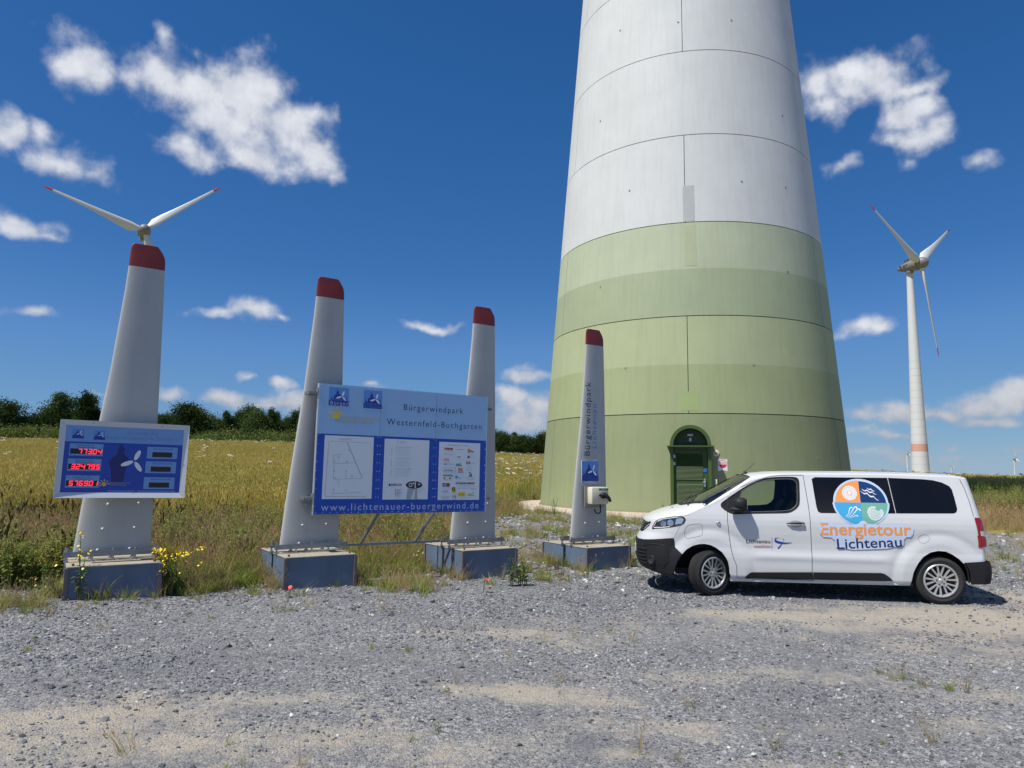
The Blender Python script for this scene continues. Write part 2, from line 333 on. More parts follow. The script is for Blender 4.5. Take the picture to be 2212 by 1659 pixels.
def sand_at(x, y):
    s = np.zeros_like(np.asarray(x, float))
    for (cx, cy, rx, ry, wt) in SAND:
        s = np.maximum(s, wt * np.clip(1.25 - .8 * np.hypot((x - cx) / rx, (y - cy) / ry), 0, 1))
    return s
def axis(parts):
    o = []
    for a, b, st in parts: o += list(np.arange(a, b, st))
    return np.array(o + [parts[-1][1]])
xs = axis([(-4000, -800, 400), (-800, -200, 60), (-200, -60, 10), (-60, -14, 2), (-14, 14, .22), (14, 60, 2), (60, 200, 10), (200, 800, 60), (800, 4000, 400)])
ys = axis([(-600, -60, 90), (-60, -4, 4), (-4, 3, 1), (3, 16, .2), (16, 40, .5), (40, 110, 2), (110, 300, 12), (300, 900, 60), (900, 6000, 400)])
GX, GY = np.meshgrid(xs, ys); GZ = gz(GX, GY)
GZ = GZ + (np.sin(GX * 1.7 + GY * .6) * np.sin(GY * 1.3 - GX * .4)) * .012 * (1 - sstep(18, 30, GY)) * (np.abs(GX) < 30)
def flat_van(x, y):      # wheels stand on even ground
    return np.exp(-(((x - 4.8) / 3.0) ** 2 + ((y - 11.9) / 1.6) ** 2) ** 2)
kv = flat_van(GX, GY); GZ = GZ * (1 - kv) + (-.098) * kv
nx, ny = len(xs), len(ys)
vs = np.stack([GX, GY, GZ], -1).reshape(-1, 3)
ii = np.arange((nx - 1) * (ny - 1)); r0 = ii // (nx - 1) * nx + ii % (nx - 1)
fs = np.stack([r0, r0 + 1, r0 + nx + 1, r0 + nx], -1)
me = bpy.data.meshes.new('ground'); me.from_pydata(vs.tolist(), [], fs.tolist()); me.polygons.foreach_set('use_smooth', [True] * len(fs))
for nm, arr in (('veg', sstep(-.8, 1.6, veg_dy(GX, GY))), ('sand', sand_at(GX, GY)), ('far', sstep(12, 22, GY))):
    at = me.attributes.new(nm, 'FLOAT', 'POINT'); at.data.foreach_set('value', arr.ravel().astype(np.float32))
gm = bpy.data.materials.new('gravel_and_soil'); gm.use_nodes = True; t = gm.node_tree; B = t.nodes['Principled BSDF']; L = t.links.new
B.inputs['Roughness'].default_value = .95; B.inputs['Specular IOR Level'].default_value = .2
def gn(tp, **k):
    n = t.nodes.new(tp)
    for a, b in k.items(): setattr(n, a, b)
    return n
def noise(scale, det=5, rough=.6):
    n = gn('ShaderNodeTexNoise'); n.inputs['Scale'].default_value = scale; n.inputs['Detail'].default_value = det; n.inputs['Roughness'].default_value = rough; L(geo.outputs['Position'], n.inputs['Vector']); return n.outputs[0]
def mix(f, a, b):
    n = gn('ShaderNodeMix', data_type='RGBA')
    for i, v in ((0, f), (6, a), (7, b)):
        if isinstance(v, tuple): n.inputs[i].default_value = (*v, 1)
        elif isinstance(v, float): n.inputs[i].default_value = v
        else: L(v, n.inputs[i])
    return n.outputs[2]
def ramp(v, a, b):
    n = gn('ShaderNodeMapRange', interpolation_type='SMOOTHSTEP'); L(v, n.inputs[0]); n.inputs[1].default_value = a; n.inputs[2].default_value = b; return n.outputs[0]
def mth(op, a, b):
    n = gn('ShaderNodeMath', operation=op)
    for i, v in enumerate((a, b)):
        if isinstance(v, float): n.inputs[i].default_value = v
        else: L(v, n.inputs[i])
    return n.outputs[0]
geo = gn('ShaderNodeNewGeometry')
def vor(scale):
    n = gn('ShaderNodeTexVoronoi'); n.inputs['Scale'].default_value = scale; n.inputs['Randomness'].default_value = 1; L(geo.outputs['Position'], n.inputs['Vector']); return n
v1, v2 = vor(72), vor(31)
sep = gn('ShaderNodeSeparateColor'); L(v1.outputs['Color'], sep.inputs[0]); sep2 = gn('ShaderNodeSeparateColor'); L(v2.outputs['Color'], sep2.inputs[0])
stone = mix(sep.outputs[0], (.082, .084, .089), (.285, .287, .292))
stone = mix(ramp(sep2.outputs[1], .8, .95), stone, (.33, .325, .31))
stone = mix(mth('MULTIPLY', ramp(noise(.55, 4), .42, .68), .55), stone, (.125, .128, .136))
sandc = mix(noise(30, 5), (.46, .40, .305), (.32, .285, .225))
sandc = mix(ramp(sep.outputs[2], .72, .9), sandc, (.24, .245, .255))
def attr(nm):
    n = gn('ShaderNodeAttribute'); n.attribute_name = nm; return n.outputs['Fac']
sm = mth('ADD', attr('sand'), mth('MULTIPLY', mth('SUBTRACT', noise(1.5, 10, .78), .5), 3.3))
sm = mth('MULTIPLY', ramp(sm, .20, 1.10), .85)
c = mix(sm, stone, sandc)
soil = mix(noise(.8, 6), (.14, .105, .055), (.10, .105, .035))
soil = mix(mth('MULTIPLY', attr('far'), .85), soil, mix(noise(.35, 5), (.34, .26, .085), (.22, .20, .06)))
vm = mth('ADD', attr('veg'), mth('MULTIPLY', mth('SUBTRACT', noise(1.1, 6, .7), .5), 1.1))
c = mix(ramp(vm, .35, .65), c, soil)
L(c, B.inputs['Base Color'])
hgt = mth('ADD', mth('MULTIPLY', v1.outputs['Distance'], -.6), mth('MULTIPLY', noise(120, 3), .35))
bp = gn('ShaderNodeBump'); bp.inputs['Strength'].default_value = .9; bp.inputs['Distance'].default_value = .018; L(hgt, bp.inputs['Height']); L(bp.outputs[0], B.inputs['Normal'])
me.materials.append(gm)
ground = tag(link('ground', me), 'grey gravel lot with sandy patches running into the field', 'ground', None, 'structure')

# loose crushed stones on the lot
def stone_mesh(seed, m, flatness):
    r = random.Random(seed); bm = bmesh.new(); bmesh.ops.create_icosphere(bm, subdivisions=1, radius=1)
    for q in bm.verts:
        k = r.uniform(.62, 1.15); q.co = Vector((q.co.x * k * r.uniform(.9, 1.25), q.co.y * k, q.co.z * k * flatness))
    b = MB(); b.bm(bm); return b.mesh('crushed_stone', m)
def stonemat(nm, a, b_): return mat(nm, a, .9, 0, var=.3, vscale=1.2, objrand=.5)
SM = [stonemat('blue_grey_stone', (.145, .151, .166), 0), stonemat('mid_grey_stone', (.285, .288, .296), 0), stonemat('pale_stone', (.46, .455, .44), 0)]
STONES = [stone_mesh(i, SM[0 if i < 4 else (1 if i < 7 else 2)], (.55, .7, .45)[i % 3]) for i in range(8)]
n = 175000
yy = 3.6 * (13.2 / 3.6) ** rng.random(n) if False else np.sqrt(rng.uniform(3.6 ** 2, 13.4 ** 2, n))
xx = rng.uniform(-1, 1, n) * (yy * .77 + .4)
keep = (rng.random(n) < (1 - .95 * np.clip(sand_at(xx, yy) * 1.25 + .5 * (np.sin(xx * 2.3 + 3 * np.sin(yy * 1.7)) * np.sin(yy * 2.9 + xx)) - .1, 0, 1))) & (veg_dy(xx, yy) < .2) & (rng.random(n) < .35 + .65 * (np.sin(xx * 1.1 + 2 * np.sin(yy * .9)) * .5 + .5))
xx, yy = xx[keep], yy[keep]; n = len(xx)
sz = np.clip(rng.lognormal(math.log(.0076), .50, n), .0034, .038) * np.where(yy > 9, 1.25, 1)
zz = gz(xx, yy); kv = flat_van(xx, yy); zz = zz * (1 - kv) - .098 * kv
zz += np.sin(xx * 1.7 + yy * .6) * np.sin(yy * 1.3 - xx * .4) * .012 * (1 - kv)
scatter('gravel', np.stack([xx, yy, zz + sz * .12], -1), np.stack([rng.normal(0, .3, n), rng.normal(0, .3, n), rng.uniform(0, 6.28, n)], -1), sz,
        rng.choice(8, n, p=[.2, .18, .16, .14, .12, .09, .07, .04]), STONES, 'loose grey crushed stone covering the parking area', 'gravel')
# coarser pale rubble between the signs and the tower, and right of the tower
n = 15000
xx = np.concatenate([rng.uniform(-4, 7, n), rng.uniform(8.5, 26, n // 2)]); yy = np.concatenate([rng.uniform(12.2, 30, n), rng.uniform(12.5, 23, n // 2)])
keep = (veg_dy(xx, yy) < .5) & (np.hypot(xx - TX, yy - TY) > TR + 1.7) & (rng.random(len(xx)) < .3 + .7 * (np.sin(xx * 1.9 + yy) * np.sin(yy * 1.3) * .5 + .5))
xx, yy = xx[keep], yy[keep]; n = len(xx); sz = np.clip(rng.lognormal(math.log(.026), .5, n), .012, .10)
scatter('rubble', np.stack([xx, yy, gz(xx, yy) + sz * .2], -1), np.stack([rng.normal(0, .3, n), rng.normal(0, .3, n), rng.uniform(0, 6.28, n)], -1), sz,
        rng.choice(8, n, p=[.06, .06, .08, .1, .12, .18, .2, .2]), STONES, 'pale coarse rubble between the weeds at the tower foot', 'rubble')

# ------------------------------------------------------------------ big tower
tower = thing('wind_turbine_tower', 'huge concrete wind turbine tower, white above and banded green at its foot', 'tower', (TX, TY, 0))
def trad(z): return TR - TK * z if z < 30 else TR - TK * 30 - .033 * (z - 30)
def cone_hit(px, py):
    d = ray(px, py); lo = 15.0
    for i in range(4000):
        P = CAMPOS + d * ((lo + i * .005) / d.y)
        if math.hypot(P.x - TX, P.y - TY) < trad(P.z): return math.atan2(P.x - TX, TY - P.y), P.z
    return None
def tpt(phi, z, off=0.0):
    r = trad(z) + off; return (r * math.sin(phi), -r * math.cos(phi), z)
def conc(nm, c, st=.17): return mat(nm, c, .72, 0, var=.11, vscale=.5, bump=.10, bscale=9, streak=st)
M_TW = conc('tower_white', (.60, .615, .60), .14)
GREENS = [conc('tower_green_dark', (.265, .300, .155)), conc('tower_green_mid', (.335, .378, .195)), conc('tower_green_light', (.395, .440, .250)),
          conc('tower_green_pale', (.345, .400, .245)), conc('tower_green_palest', (.435, .485, .330))]
ZS = [.27, 3.85, 7.49, 11.17, 14.79, 18.44, 22.05, 25.65, 29.3, 32.9]
SPLIT = {0: (None, [0]), 1: (5.66, [1, 2]), 2: (9.32, [3, 4])}
JOFF = rad(-13.9)
for i in range(len(ZS) - 1):
    z0, z1 = ZS[i], ZS[i + 1]; sp_, ci = SPLIT.get(i, (None, None)); gv = .016
    zr = [z0 + (gv if i else 0)] + ([sp_] if sp_ else []) + [z1 - gv]
    for k in range(3):
        a0 = JOFF + rad(120 * k + (60 if i % 2 == 0 else 0)); na = 60; ga = .012 / trad(z0)
        A = np.linspace(a0 + ga, a0 + rad(120) - ga, na + 1); b = MB(); nr = len(zr)
        P = [[tpt(a, z) for z in zr] for a in A]
        vs_ = [p for col in P for p in col]
        b.add(vs_, [(c_ * nr + j, (c_ + 1) * nr + j, (c_ + 1) * nr + j + 1, c_ * nr + j + 1) for c_ in range(na) for j in range(nr - 1)])
        if sp_: b.m = [j for c_ in range(na) for j in range(nr - 1)]
        # edge returns into the joint
        for zz_ in (zr[0], zr[-1]):
            o_ = [tpt(a, zz_) for a in A]; i_ = [tpt(a, zz_, -.07) for a in A]
            b.add(o_ + i_, [(q, q + 1, na + 2 + q, na + 1 + q) for q in range(na)])
        for a in (A[0], A[-1]): b.add([tpt(a, zr[0]), tpt(a, zr[-1]), tpt(a, zr[-1], -.07), tpt(a, zr[0], -.07)], [(0, 1, 2, 3)])
        b.ob('panel', [GREENS[q] for q in ci] if ci else M_TW, tower, smooth=30)
M_JOINT = mat('joint_sealant', (.035, .04, .04), .9)
b = MB(); nn_ = 120
zc = [.2, 8, 16, 24, 30, 32.8]
b.add([tpt(2 * math.pi * q / nn_, z, -.055) for z in zc for q in range(nn_)], [(j * nn_ + q, j * nn_ + (q + 1) % nn_, (j + 1) * nn_ + (q + 1) % nn_, (j + 1) * nn_ + q) for j in range(len(zc) - 1) for q in range(nn_)])
b.ob('joint_core', M_JOINT, tower, smooth=40)
b = MB(); zc = [32.9, 60, 90, 112]
b.add([tpt(2 * math.pi * q / 72, z) for z in zc for q in range(72)], [(j * 72 + q, j * 72 + (q + 1) % 72, (j + 1) * 72 + (q + 1) % 72, (j + 1) * 72 + q) for j in range(3) for q in range(72)])
b.ob('upper_shaft', M_TW, tower, smooth=40)
def cpatch(name, p0, p1, z0, z1, off, m):
    b = MB(); A = np.linspace(p0, p1, 9); o_ = [tpt(a, z, off) for a in A for z in (z0, z1)]; i_ = [tpt(a, z, -.03) for a in A for z in (z0, z1)]; q = len(o_)
    b.add(o_ + i_, [(2*k, 2*k+2, 2*k+3, 2*k+1) for k in range(8)] + [(2*k+s_, 2*k+2+s_, q+2*k+2+s_, q+2*k+s_) for k in range(8) for s_ in (0, 1)] + [(0, 1, q+1, q), (q-2, q-1, 2*q-1, 2*q-2)])
    return b.ob(name, m, tower, smooth=30)
def patch_px(x0, y0, x1, y1, m):
    a, z1_ = cone_hit(x0, y0); b_, _ = cone_hit(x1, y0); _, z0_ = cone_hit((x0 + x1) / 2, y1); tag(cpatch('repair_patch', a, b_, z0_ + .03, z1_, .005, m), None)
patch_px(1474.5, 402, 1499, 479, mat('patch_grey', (.44, .45, .44), .8, var=.1, vscale=2))
patch_px(1478, 486, 1503, 576, mat('patch_olive', (.405, .445, .280), .8, var=.08, vscale=2))
patch_px(1468, 846, 1510, 889, mat('patch_green', (.315, .385, .165), .8, var=.06, vscale=2))
M_PLUG = mat('plug_grey', (.24, .25, .23), .8)
for (px, py) in [(1297, 262), (1690, 250), (1360, 412), (1602, 392), (1297, 620), (1701, 587), (1351, 795), (1628, 788), (1340, 66), (1465, 48), (1580, 44), (1697, 405), (1768, 990)]:
    h = cone_hit(px, py)
    if h:
        b = MB(); p = Vector(tpt(h[0], h[1], .012)); q = Vector(tpt(h[0], h[1], -.03)); b.cyl(q, p, .042, .038, 14); b.ob('socket_plug', M_PLUG, tower)
# foot: concrete pad with a thin kerb
M_PAD = mat('pad_concrete', (.50, .42, .33), .9, var=.22, vscale=2.5, bump=.2, bscale=30)
b = MB(); nn_ = 96
ring = [(TR + .02, .15), (TR + .02, .30), (TR + .16, .285), (TR + 1.45, .245), (TR + 1.48, .05)]
b.add([(r * math.sin(2*math.pi*q/nn_), -r * math.cos(2*math.pi*q/nn_), z) for r, z in ring for q in range(nn_)], [(j*nn_+q, j*nn_+(q+1) % nn_, (j+1)*nn_+(q+1) % nn_, (j+1)*nn_+q) for j in range(len(ring)-1) for q in range(nn_)])
b.ob('foundation_pad', M_PAD, tower, smooth=30)
# door portal
DPHI = rad(-13.6)
dT = Matrix(((math.cos(DPHI), -math.sin(DPHI), 0, (TR) * math.sin(DPHI)), (math.sin(DPHI), math.cos(DPHI), 0, -TR * math.cos(DPHI)), (0, 0, 1, 0), (0, 0, 0, 1)))
M_DG = mat('door_green', (.046, .088, .018), .5, var=.15, vscale=3); M_DG2 = mat('door_green_frame', (.060, .105, .024), .5, var=.1, vscale=3)
door = bpy.data.objects.new('door', None); COL.objects.link(door); door.parent = tower; door.matrix_local = dT; door.empty_display_size = .2
Z_SP, RO, RI = 2.63, .70, .585
b = MB()
for s_ in (-1, 1): b.box((s_*RO if s_ < 0 else RI, -.24, .25), (-RI if s_ < 0 else RO, .40, Z_SP))
b.box((-RI, -.10, Z_SP - .10), (RI, .40, Z_SP - .001)); b.ob('door_frame', M_DG2, door)
b = MB(); N = 28
for k in range(N):
    a, c_ = math.pi * k / N, math.pi * (k + 1) / N
    q = [(math.cos(x_) * r_, y_, Z_SP + .05 + math.sin(x_) * r_ * 1.02) for x_ in (a, c_) for r_ in (RI, RO) for y_ in (-.42, .55)]
    b.add(q, [(0, 4, 6, 2), (1, 3, 7, 5), (0, 1, 5, 4), (2, 6, 7, 3)] + ([(0, 2, 3, 1)] if k == 0 else []) + ([(4, 5, 7, 6)] if k == N - 1 else []))
b.ob('canopy_arch', M_DG2, door, smooth=50)
b = MB(); b.box((-.80, -.44, Z_SP + .002), (.80, .30, Z_SP + .048)); b.ob('lintel', M_DG2, door)
b = MB(); b.prism([(RI * math.cos(math.pi * k / 20), Z_SP + .05 + RI * math.sin(math.pi * k / 20)) for k in range(21)], -.06, .3); b.ob('arch_infill', mat('infill_dark', (.045, .07, .03), .6), door)
b = MB(); b.box((-.10, -.11, 3.02), (.10, -.062, 3.10), bev=.012); b.box((-.045, -.13, 2.83), (.045, -.062, 2.96), bev=.015); b.ob('lamp', mat('lamp_plastic', (.55, .55, .52), .4), door)
text('number', '828345', .17, -.24, 2.70, -.065, mat('number_black', (.012, .012, .012), .6), door, width=.48, bold=.002)
b = MB(); L0, L1 = -.575, .575
b.box((L0, -.12, .30), (L1, -.06, 2.52)); b.ob('leaf', M_DG, door)
for (z0, z1) in ((.42, 1.36), (1.50, 2.40)):
    b = MB(); x0, x1 = L0 + .10, L1 - .17
    b.box((x0 - .02, -.135, z0 - .02), (x1 + .02, -.121, z0)); b.box((x0 - .02, -.135, z1), (x1 + .02, -.121, z1 + .02))
    for s_ in (x0 - .02, x1): b.box((s_, -.135, z0 + .001), (s_ + .02, -.121, z1 - .001))
    k = int((z1 - z0) / .042)
    for j in range(k):
        zc_ = z0 + (j + .5) * (z1 - z0) / k
        b.add([(x0, -.150, zc_ - .019), (x1, -.150, zc_ - .019), (x1, -.122, zc_ + .017), (x0, -.122, zc_ + .017)], [(0, 1, 2, 3)])
        b.add([(x0, -.150, zc_ - .019), (x1, -.150, zc_ - .019), (x1, -.121, zc_ - .021), (x0, -.121, zc_ - .021)], [(3, 2, 1, 0)])
    b.ob('louvre', M_DG, door)
M_ZINC = mat('zinc', (.55, .57, .58), .35, .9)
for zc_ in (.55, 2.05, 2.30):
    b = MB(); b.box((-.63, -.19, zc_ - .05), (-.52, -.135, zc_ + .05), bev=.012); b.cyl((-.575, -.2, zc_ - .07), (-.575, -.2, zc_ + .07), .018); b.ob('hinge', M_ZINC, door)
b = MB(); b.box((.43, -.17, 1.25), (.50, -.121, 1.53), bev=.01); b.box((.38, -.20, 1.40), (.50, -.171, 1.43), bev=.008); b.ob('handle', M_ZINC, door)
b = MB(); b.box((.42, -.135, 1.76), (.54, -.121, 1.88)); b.ob('lock_notice', mat('notice_blue', (.03, .12, .55), .5), door)
b = MB(); b.tube([(.86, -.02, .35), (.86, -.16, .36), (.86, -.17, .45), (.86, -.17, 1.42), (.86, -.14, 1.5), (.86, -.02, 1.5)], .028, 10); b.ob('grab_rail', mat('rail_green', (.40, .46, .24), .5), door, smooth=50)

def wall_T(px, py, off):
    h = cone_hit(px, py); c_, s_ = math.cos(h[0]), math.sin(h[0]); p = tpt(h[0], h[1], off)
    return Matrix(((c_, -s_, 0, p[0] + TX), (s_, c_, 0, p[1] + TY), (0, 0, 1, p[2]), (0, 0, 0, 1)))
def wall_thing(name, label, cat, px, py):
    o = thing(name, label, cat); o.matrix_world = wall_T(px, py, .0); return o
M_WHITE = mat('plate_white', (.78, .79, .80), .45); M_RED = mat('print_red', (.62, .03, .04), .5)
s = wall_thing('warning_sign', 'small white notice with a red disc right of the green tower door', 'sign', 1561, 1006)
b = MB(); b.box((-.165, -.012, -.225), (.165, .01, .225)); b.ob('plate', M_WHITE, s)
def circ(cx, cz, r, n=32, a0=0, a1=2*math.pi, rz=None): return [(cx + r * math.cos(a0 + (a1 - a0) * k / n), cz + (rz or r) * math.sin(a0 + (a1 - a0) * k / n)) for k in range(n + (0 if abs(a1 - a0) > 6.28 else 1))]
def ringpoly(b, cx, cz, r0, r1, y, n=36, mi=0, rz=1.0):
    for k in range(n):
        a, c_ = 2*math.pi*k/n, 2*math.pi*(k+1)/n
        b.add([(cx + r*math.cos(q), y, cz + r*rz*math.sin(q)) for q in (a, c_) for r in (r0, r1)], [(0, 1, 3, 2)], mi)
b = MB(); ringpoly(b, 0, .06, .125, .14, -.014); b.flat(circ(0, .045, .125, 24, math.pi, 2*math.pi), -.014); b.ob('print', M_RED, s)
text('lettering', 'PB 797.1', .06, -.10, .075, -.0145, M_RED, s, width=.2, bold=.001)
s = wall_thing('wall_sounder', 'round pale disc with a dark knob beside the tower door', 'sounder', 1547, 979)
b = MB(); b.lathe([(.001, -.03), (.10, -.03), (.115, -.02), (.115, .02)], 32); b.ob('disc', mat('disc_cream', (.66, .56, .44), .5), s, smooth=40)
b = MB(); b.lathe([(.001, -.07), (.03, -.065), (.045, -.031)], 20); b.ob('knob', mat('knob_grey', (.22, .23, .21), .5), s, smooth=40)

# ------------------------------------------------------------------ distant wind turbines
M_TB = mat('turbine_white', (.58, .60, .60), .5, var=.06, vscale=.05); M_NAC = mat('nacelle_grey', (.17, .165, .162), .5); M_RT = mat('tip_red', (.52, .045, .05), .5); M_BAND = mat('band_salmon', (.56, .31, .235), .6)
def turbine(name, label, hub, tow_xy, zbase, rb, rt, Lb, yaw, ph, band=None, segs=True, fat=1.0):
    root = thing(name, label, 'wind turbine', (tow_xy[0], tow_xy[1], zbase)); hub = Vector(hub)
    o0 = Vector((tow_xy[0], tow_xy[1], zbase)); hh = hub.z - 3.6 * Lb / 50 - zbase
    def R_(z): return rb + (rt - rb) * (z / hh) ** .85
    zs_ = np.linspace(0, hh, 40 if segs else 6); b = MB(); nn_ = 40 if segs else 14
    b.add([(R_(z) * math.cos(2*math.pi*q/nn_), R_(z) * math.sin(2*math.pi*q/nn_), z) for z in zs_ for q in range(nn_)], [(j*nn_+q, j*nn_+(q+1) % nn_, (j+1)*nn_+(q+1) % nn_, (j+1)*nn_+q) for j in range(len(zs_)-1) for q in range(nn_)])
    b.ob('tower', M_TB, root, smooth=40)
    if band:
        b = MB(); b.add([((R_(z) + .05) * math.cos(2*math.pi*q/nn_), (R_(z) + .05) * math.sin(2*math.pi*q/nn_), z) for z in band for q in range(nn_)], [(q, (q+1) % nn_, nn_+(q+1) % nn_, nn_+q) for q in range(nn_)]); b.ob('red_band', M_BAND, root, smooth=40)
        M_LINE = mat('joint_line', (.50, .52, .52), .7)
        for z in np.arange(3.8, hh * .62, 3.8):
            b = MB(); b.add([((R_(zz_) + .02) * math.cos(2*math.pi*q/nn_), (R_(zz_) + .02) * math.sin(2*math.pi*q/nn_), zz_) for zz_ in (z - .12, z + .12) for q in range(nn_)], [(q, (q+1) % nn_, nn_+(q+1) % nn_, nn_+q) for q in range(nn_)]); b.ob('segment_joint', M_LINE, root, smooth=40)
    a, tl = rad(yaw), rad(5); ax = Vector((math.sin(a)*math.cos(tl), -math.cos(a)*math.cos(tl), math.sin(tl))); h = Vector((math.cos(a), math.sin(a), 0)); v_ = ax.cross(h)
    v_ = v_ if v_.z > 0 else -v_
    S_ = Lb / 50; hl = hub - o0
    # nacelle: an egg along the rotor axis (+ towards the rotor)
    Tn = Matrix(((h.x, ax.x, v_.x, hl.x), (h.y, ax.y, v_.y, hl.y), (h.z, ax.z, v_.z, hl.z), (0, 0, 0, 1)))
    prof = [(.05, -12.5), (.75, -12.1), (1.6, -10.6), (2.4, -8.0), (3.0, -5.0), (3.2, -2.4), (3.15, -1.5)]
    b = MB(); b.lathe([(r*S_, y*S_) for r, y in prof], 32, T=Tn); b.ob('nacelle', M_NAC, root, smooth=60)
    b = MB(); b.lathe([(3.0*S_, -1.45*S_), (3.1*S_, 0), (2.9*S_, 1.4*S_), (2.2*S_, 2.7*S_), (1.2*S_, 3.3*S_), (.05, 3.5*S_)], 32, T=Tn); b.ob('hub', M_NAC, root, smooth=60)
    b = MB(); b.cyl((hl.x - ax.x*6*S_, hl.y - ax.y*6*S_, hh - .6), (hl.x - ax.x*6*S_, hl.y - ax.y*6*S_, hl.z - 1.5*S_), rt*1.12, rt*1.2, 24); b.ob('yaw_collar', M_NAC, root, smooth=40)
    if segs:
        b = MB(); b.box((-.7*S_, -8*S_, 2.3*S_), (.7*S_, -6*S_, 4.1*S_), T=Tn, bev=.2); b.ob('cooling_unit', mat('cooler_dark', (.05, .05, .055), .6), root)
        for q in (-7.6, -6.2, -9.6):
            b = MB(); b.box((-2.9*S_, q*S_ - .42, .1), (-2.2*S_, q*S_ + .42, .75), T=Tn); b.ob('vent', mat('cooler_dark', (.05, .05, .055), .6), root)
    for k in range(3):
        an = rad(ph + 120 * k); rd = h * math.sin(an) + v_ * math.cos(an); td = rd.cross(ax)
        secs = [(2.0, 1.25, .95, 55), (4.0, 1.8, .62, 40), (7.0, 2.55, .34, 24), (12, 2.25, .25, 15), (20, 1.62, .20, 8), (30, 1.15, .17, 4), (40, .82, .15, 1), (45.4, .66, .14, 0), (48.5, .5, .13, 0), (50, .16, .12, 0)]
        def blade(sel, nm, m):
            b = MB(); vs_ = []; n_ = 14
            for (r, ch, tk, tw) in sel:
                tw = rad(tw); cd = td * math.cos(tw) + ax * math.sin(tw); nd = rd.cross(cd)
                sw = (ch - .6) * -.55 * S_
                vs_ += [hl + rd * (r*S_) + cd * (sw + ch * fat * S_ * math.cos(2*math.pi*q/n_)) + nd * (ch * tk * S_ * fat * math.sin(2*math.pi*q/n_)) for q in range(n_)]
            m_ = len(sel)
            b.add(vs_, [(j*n_+q, j*n_+(q+1) % n_, (j+1)*n_+(q+1) % n_, (j+1)*n_+q) for j in range(m_-1) for q in range(n_)] + [tuple(range(n_)), tuple((m_-1)*n_+q for q in range(n_))])
            return b.ob(nm, m, root, smooth=50)
        blade(secs[:8], 'blade', M_TB); blade(secs[7:], 'blade_tip', M_RT)
    return root
hb = at_Y(1990, 568, 360); tw_ = at_Y(1965, 590, 366)
zb = float(gz(tw_.x, 366)); zb = min(zb, -6)
b0, b1 = at_Y(1990, 975, 366).z - zb, at_Y(1990, 959, 366).z - zb
turbine('wind_turbine', 'whole wind turbine with a salmon band round its tower, rising behind the van', hb, (tw_.x, tw_.y), zb, 4.6, 1.55, 50, 35, 56, band=(b0, b1))
hb = at_Y(312, 497, 330); tw_ = at_Y(318, 520, 336)
turbine('wind_turbine', 'white wind turbine whose two raised blades show above the display pylon', hb, (tw_.x, tw_.y), -4, 4.6, 1.55, 44, 30, 48, segs=True)
for (px, py, Y, Lb, yaw, ph, lab) in [(1964, 980, 1500, 26, 70, 4, 'small far wind turbine with antenna arms, close left of the banded tower'),
        (2058, 1007, 2300, 26, 72, 8, 'small far wind turbine standing above the rear edge of the van roof'),
        (2195, 991, 1700, 33, 74, 6, 'far wind turbine standing on the crest of the field beyond the van'),
        (1842, 1018, 2600, 22, 72, 10, 'tiny far wind turbine half hidden by the edge of the green tower')]:
    hb = at_Y(px, py, Y); zb = max(hb.z - 95, -3 - .026 * Y)
    turbine('wind_turbine', lab, hb, (hb.x - 4, hb.y + 2), zb, 2.3, 1.2, Lb, yaw, ph, segs=False, fat=1.5)

# ------------------------------------------------------------------ trees at the far edge of the field
M_LF = [leafmat('foliage_dark', (.034, .062, .020), (.062, .096, .030), .3, .25, .5), leafmat('foliage_mid', (.047, .080, .024), (.078, .116, .036), .3, .25, .5), leafmat('foliage_pale', (.10, .145, .036), (.15, .19, .055), .25, .3, .5)]
M_BARK = mat('bark', (.09, .07, .05), .9, var=.3, vscale=5)
def crown_mesh(seed, h, R, kind, m, ncl, nleaf, leaf):
    r = np.random.default_rng(seed); C_ = []; S_ = []
    for k in range(ncl):
        t_ = r.random() ** .85
        if kind == 'spire': e = R * (1 - t_) ** .75 + .12 * R; z = h * (.10 + .90 * t_)
        elif kind == 'round': e = R * math.sqrt(max(.03, 1 - (2 * t_ - .80) ** 2 / 1.46)); z = h * (.06 + .92 * t_)
        else: e = R * math.sqrt(max(.05, 1 - t_ ** 2)); z = h * t_ * .85
        a = r.uniform(0, 6.283); q = e * r.uniform(.35, 1.0); C_.append((q * math.cos(a), q * math.sin(a), z)); S_.append(r.uniform(.10, .19) * R * (1.25 if kind != 'spire' else 1.1) + .12)
    C_ = np.array(C_); S_ = np.array(S_)
    id_ = r.integers(0, ncl, ncl * nleaf); P = C_[id_] + r.normal(0, 1, (len(id_), 3)) * S_[id_][:, None] * np.array([1, 1, .75])
    P[:, 2] = np.maximum(P[:, 2], .05)
    u = r.normal(0, 1, P.shape); u /= np.linalg.norm(u, axis=1)[:, None]; v_ = r.normal(0, 1, P.shape); v_ -= u * (u * v_).sum(1)[:, None]; v_ /= np.linalg.norm(v_, axis=1)[:, None]
    s_ = (leaf * r.uniform(.6, 1.3, len(P)))[:, None]; V = np.stack([P - u * s_, P + v_ * s_ * .55, P + u * s_, P - v_ * s_ * .55], 1).reshape(-1, 3)
    me = bpy.data.meshes.new('crown'); me.from_pydata(V.tolist(), [], np.arange(len(V)).reshape(-1, 4).tolist()); me.materials.append(m); return me
def trunk_mesh(seed, h, R):
    r = random.Random(seed); b = MB(); b.tube([(0, 0, -.3), (.05, 0, h*.3), (.0, .06, h*.6), (.03, 0, h*.92)], [.16, .13, .08, .03], 7)
    for k in range(5):
        a = r.uniform(0, 6.28); z = h * r.uniform(.2, .65); b.tube([(0, 0, z), (math.cos(a)*R*.4, math.sin(a)*R*.4, z+.35), (math.cos(a)*R*.75, math.sin(a)*R*.75, z+.8)], [.05, .035, .015], 5)
    return b.mesh('trunk', M_BARK)
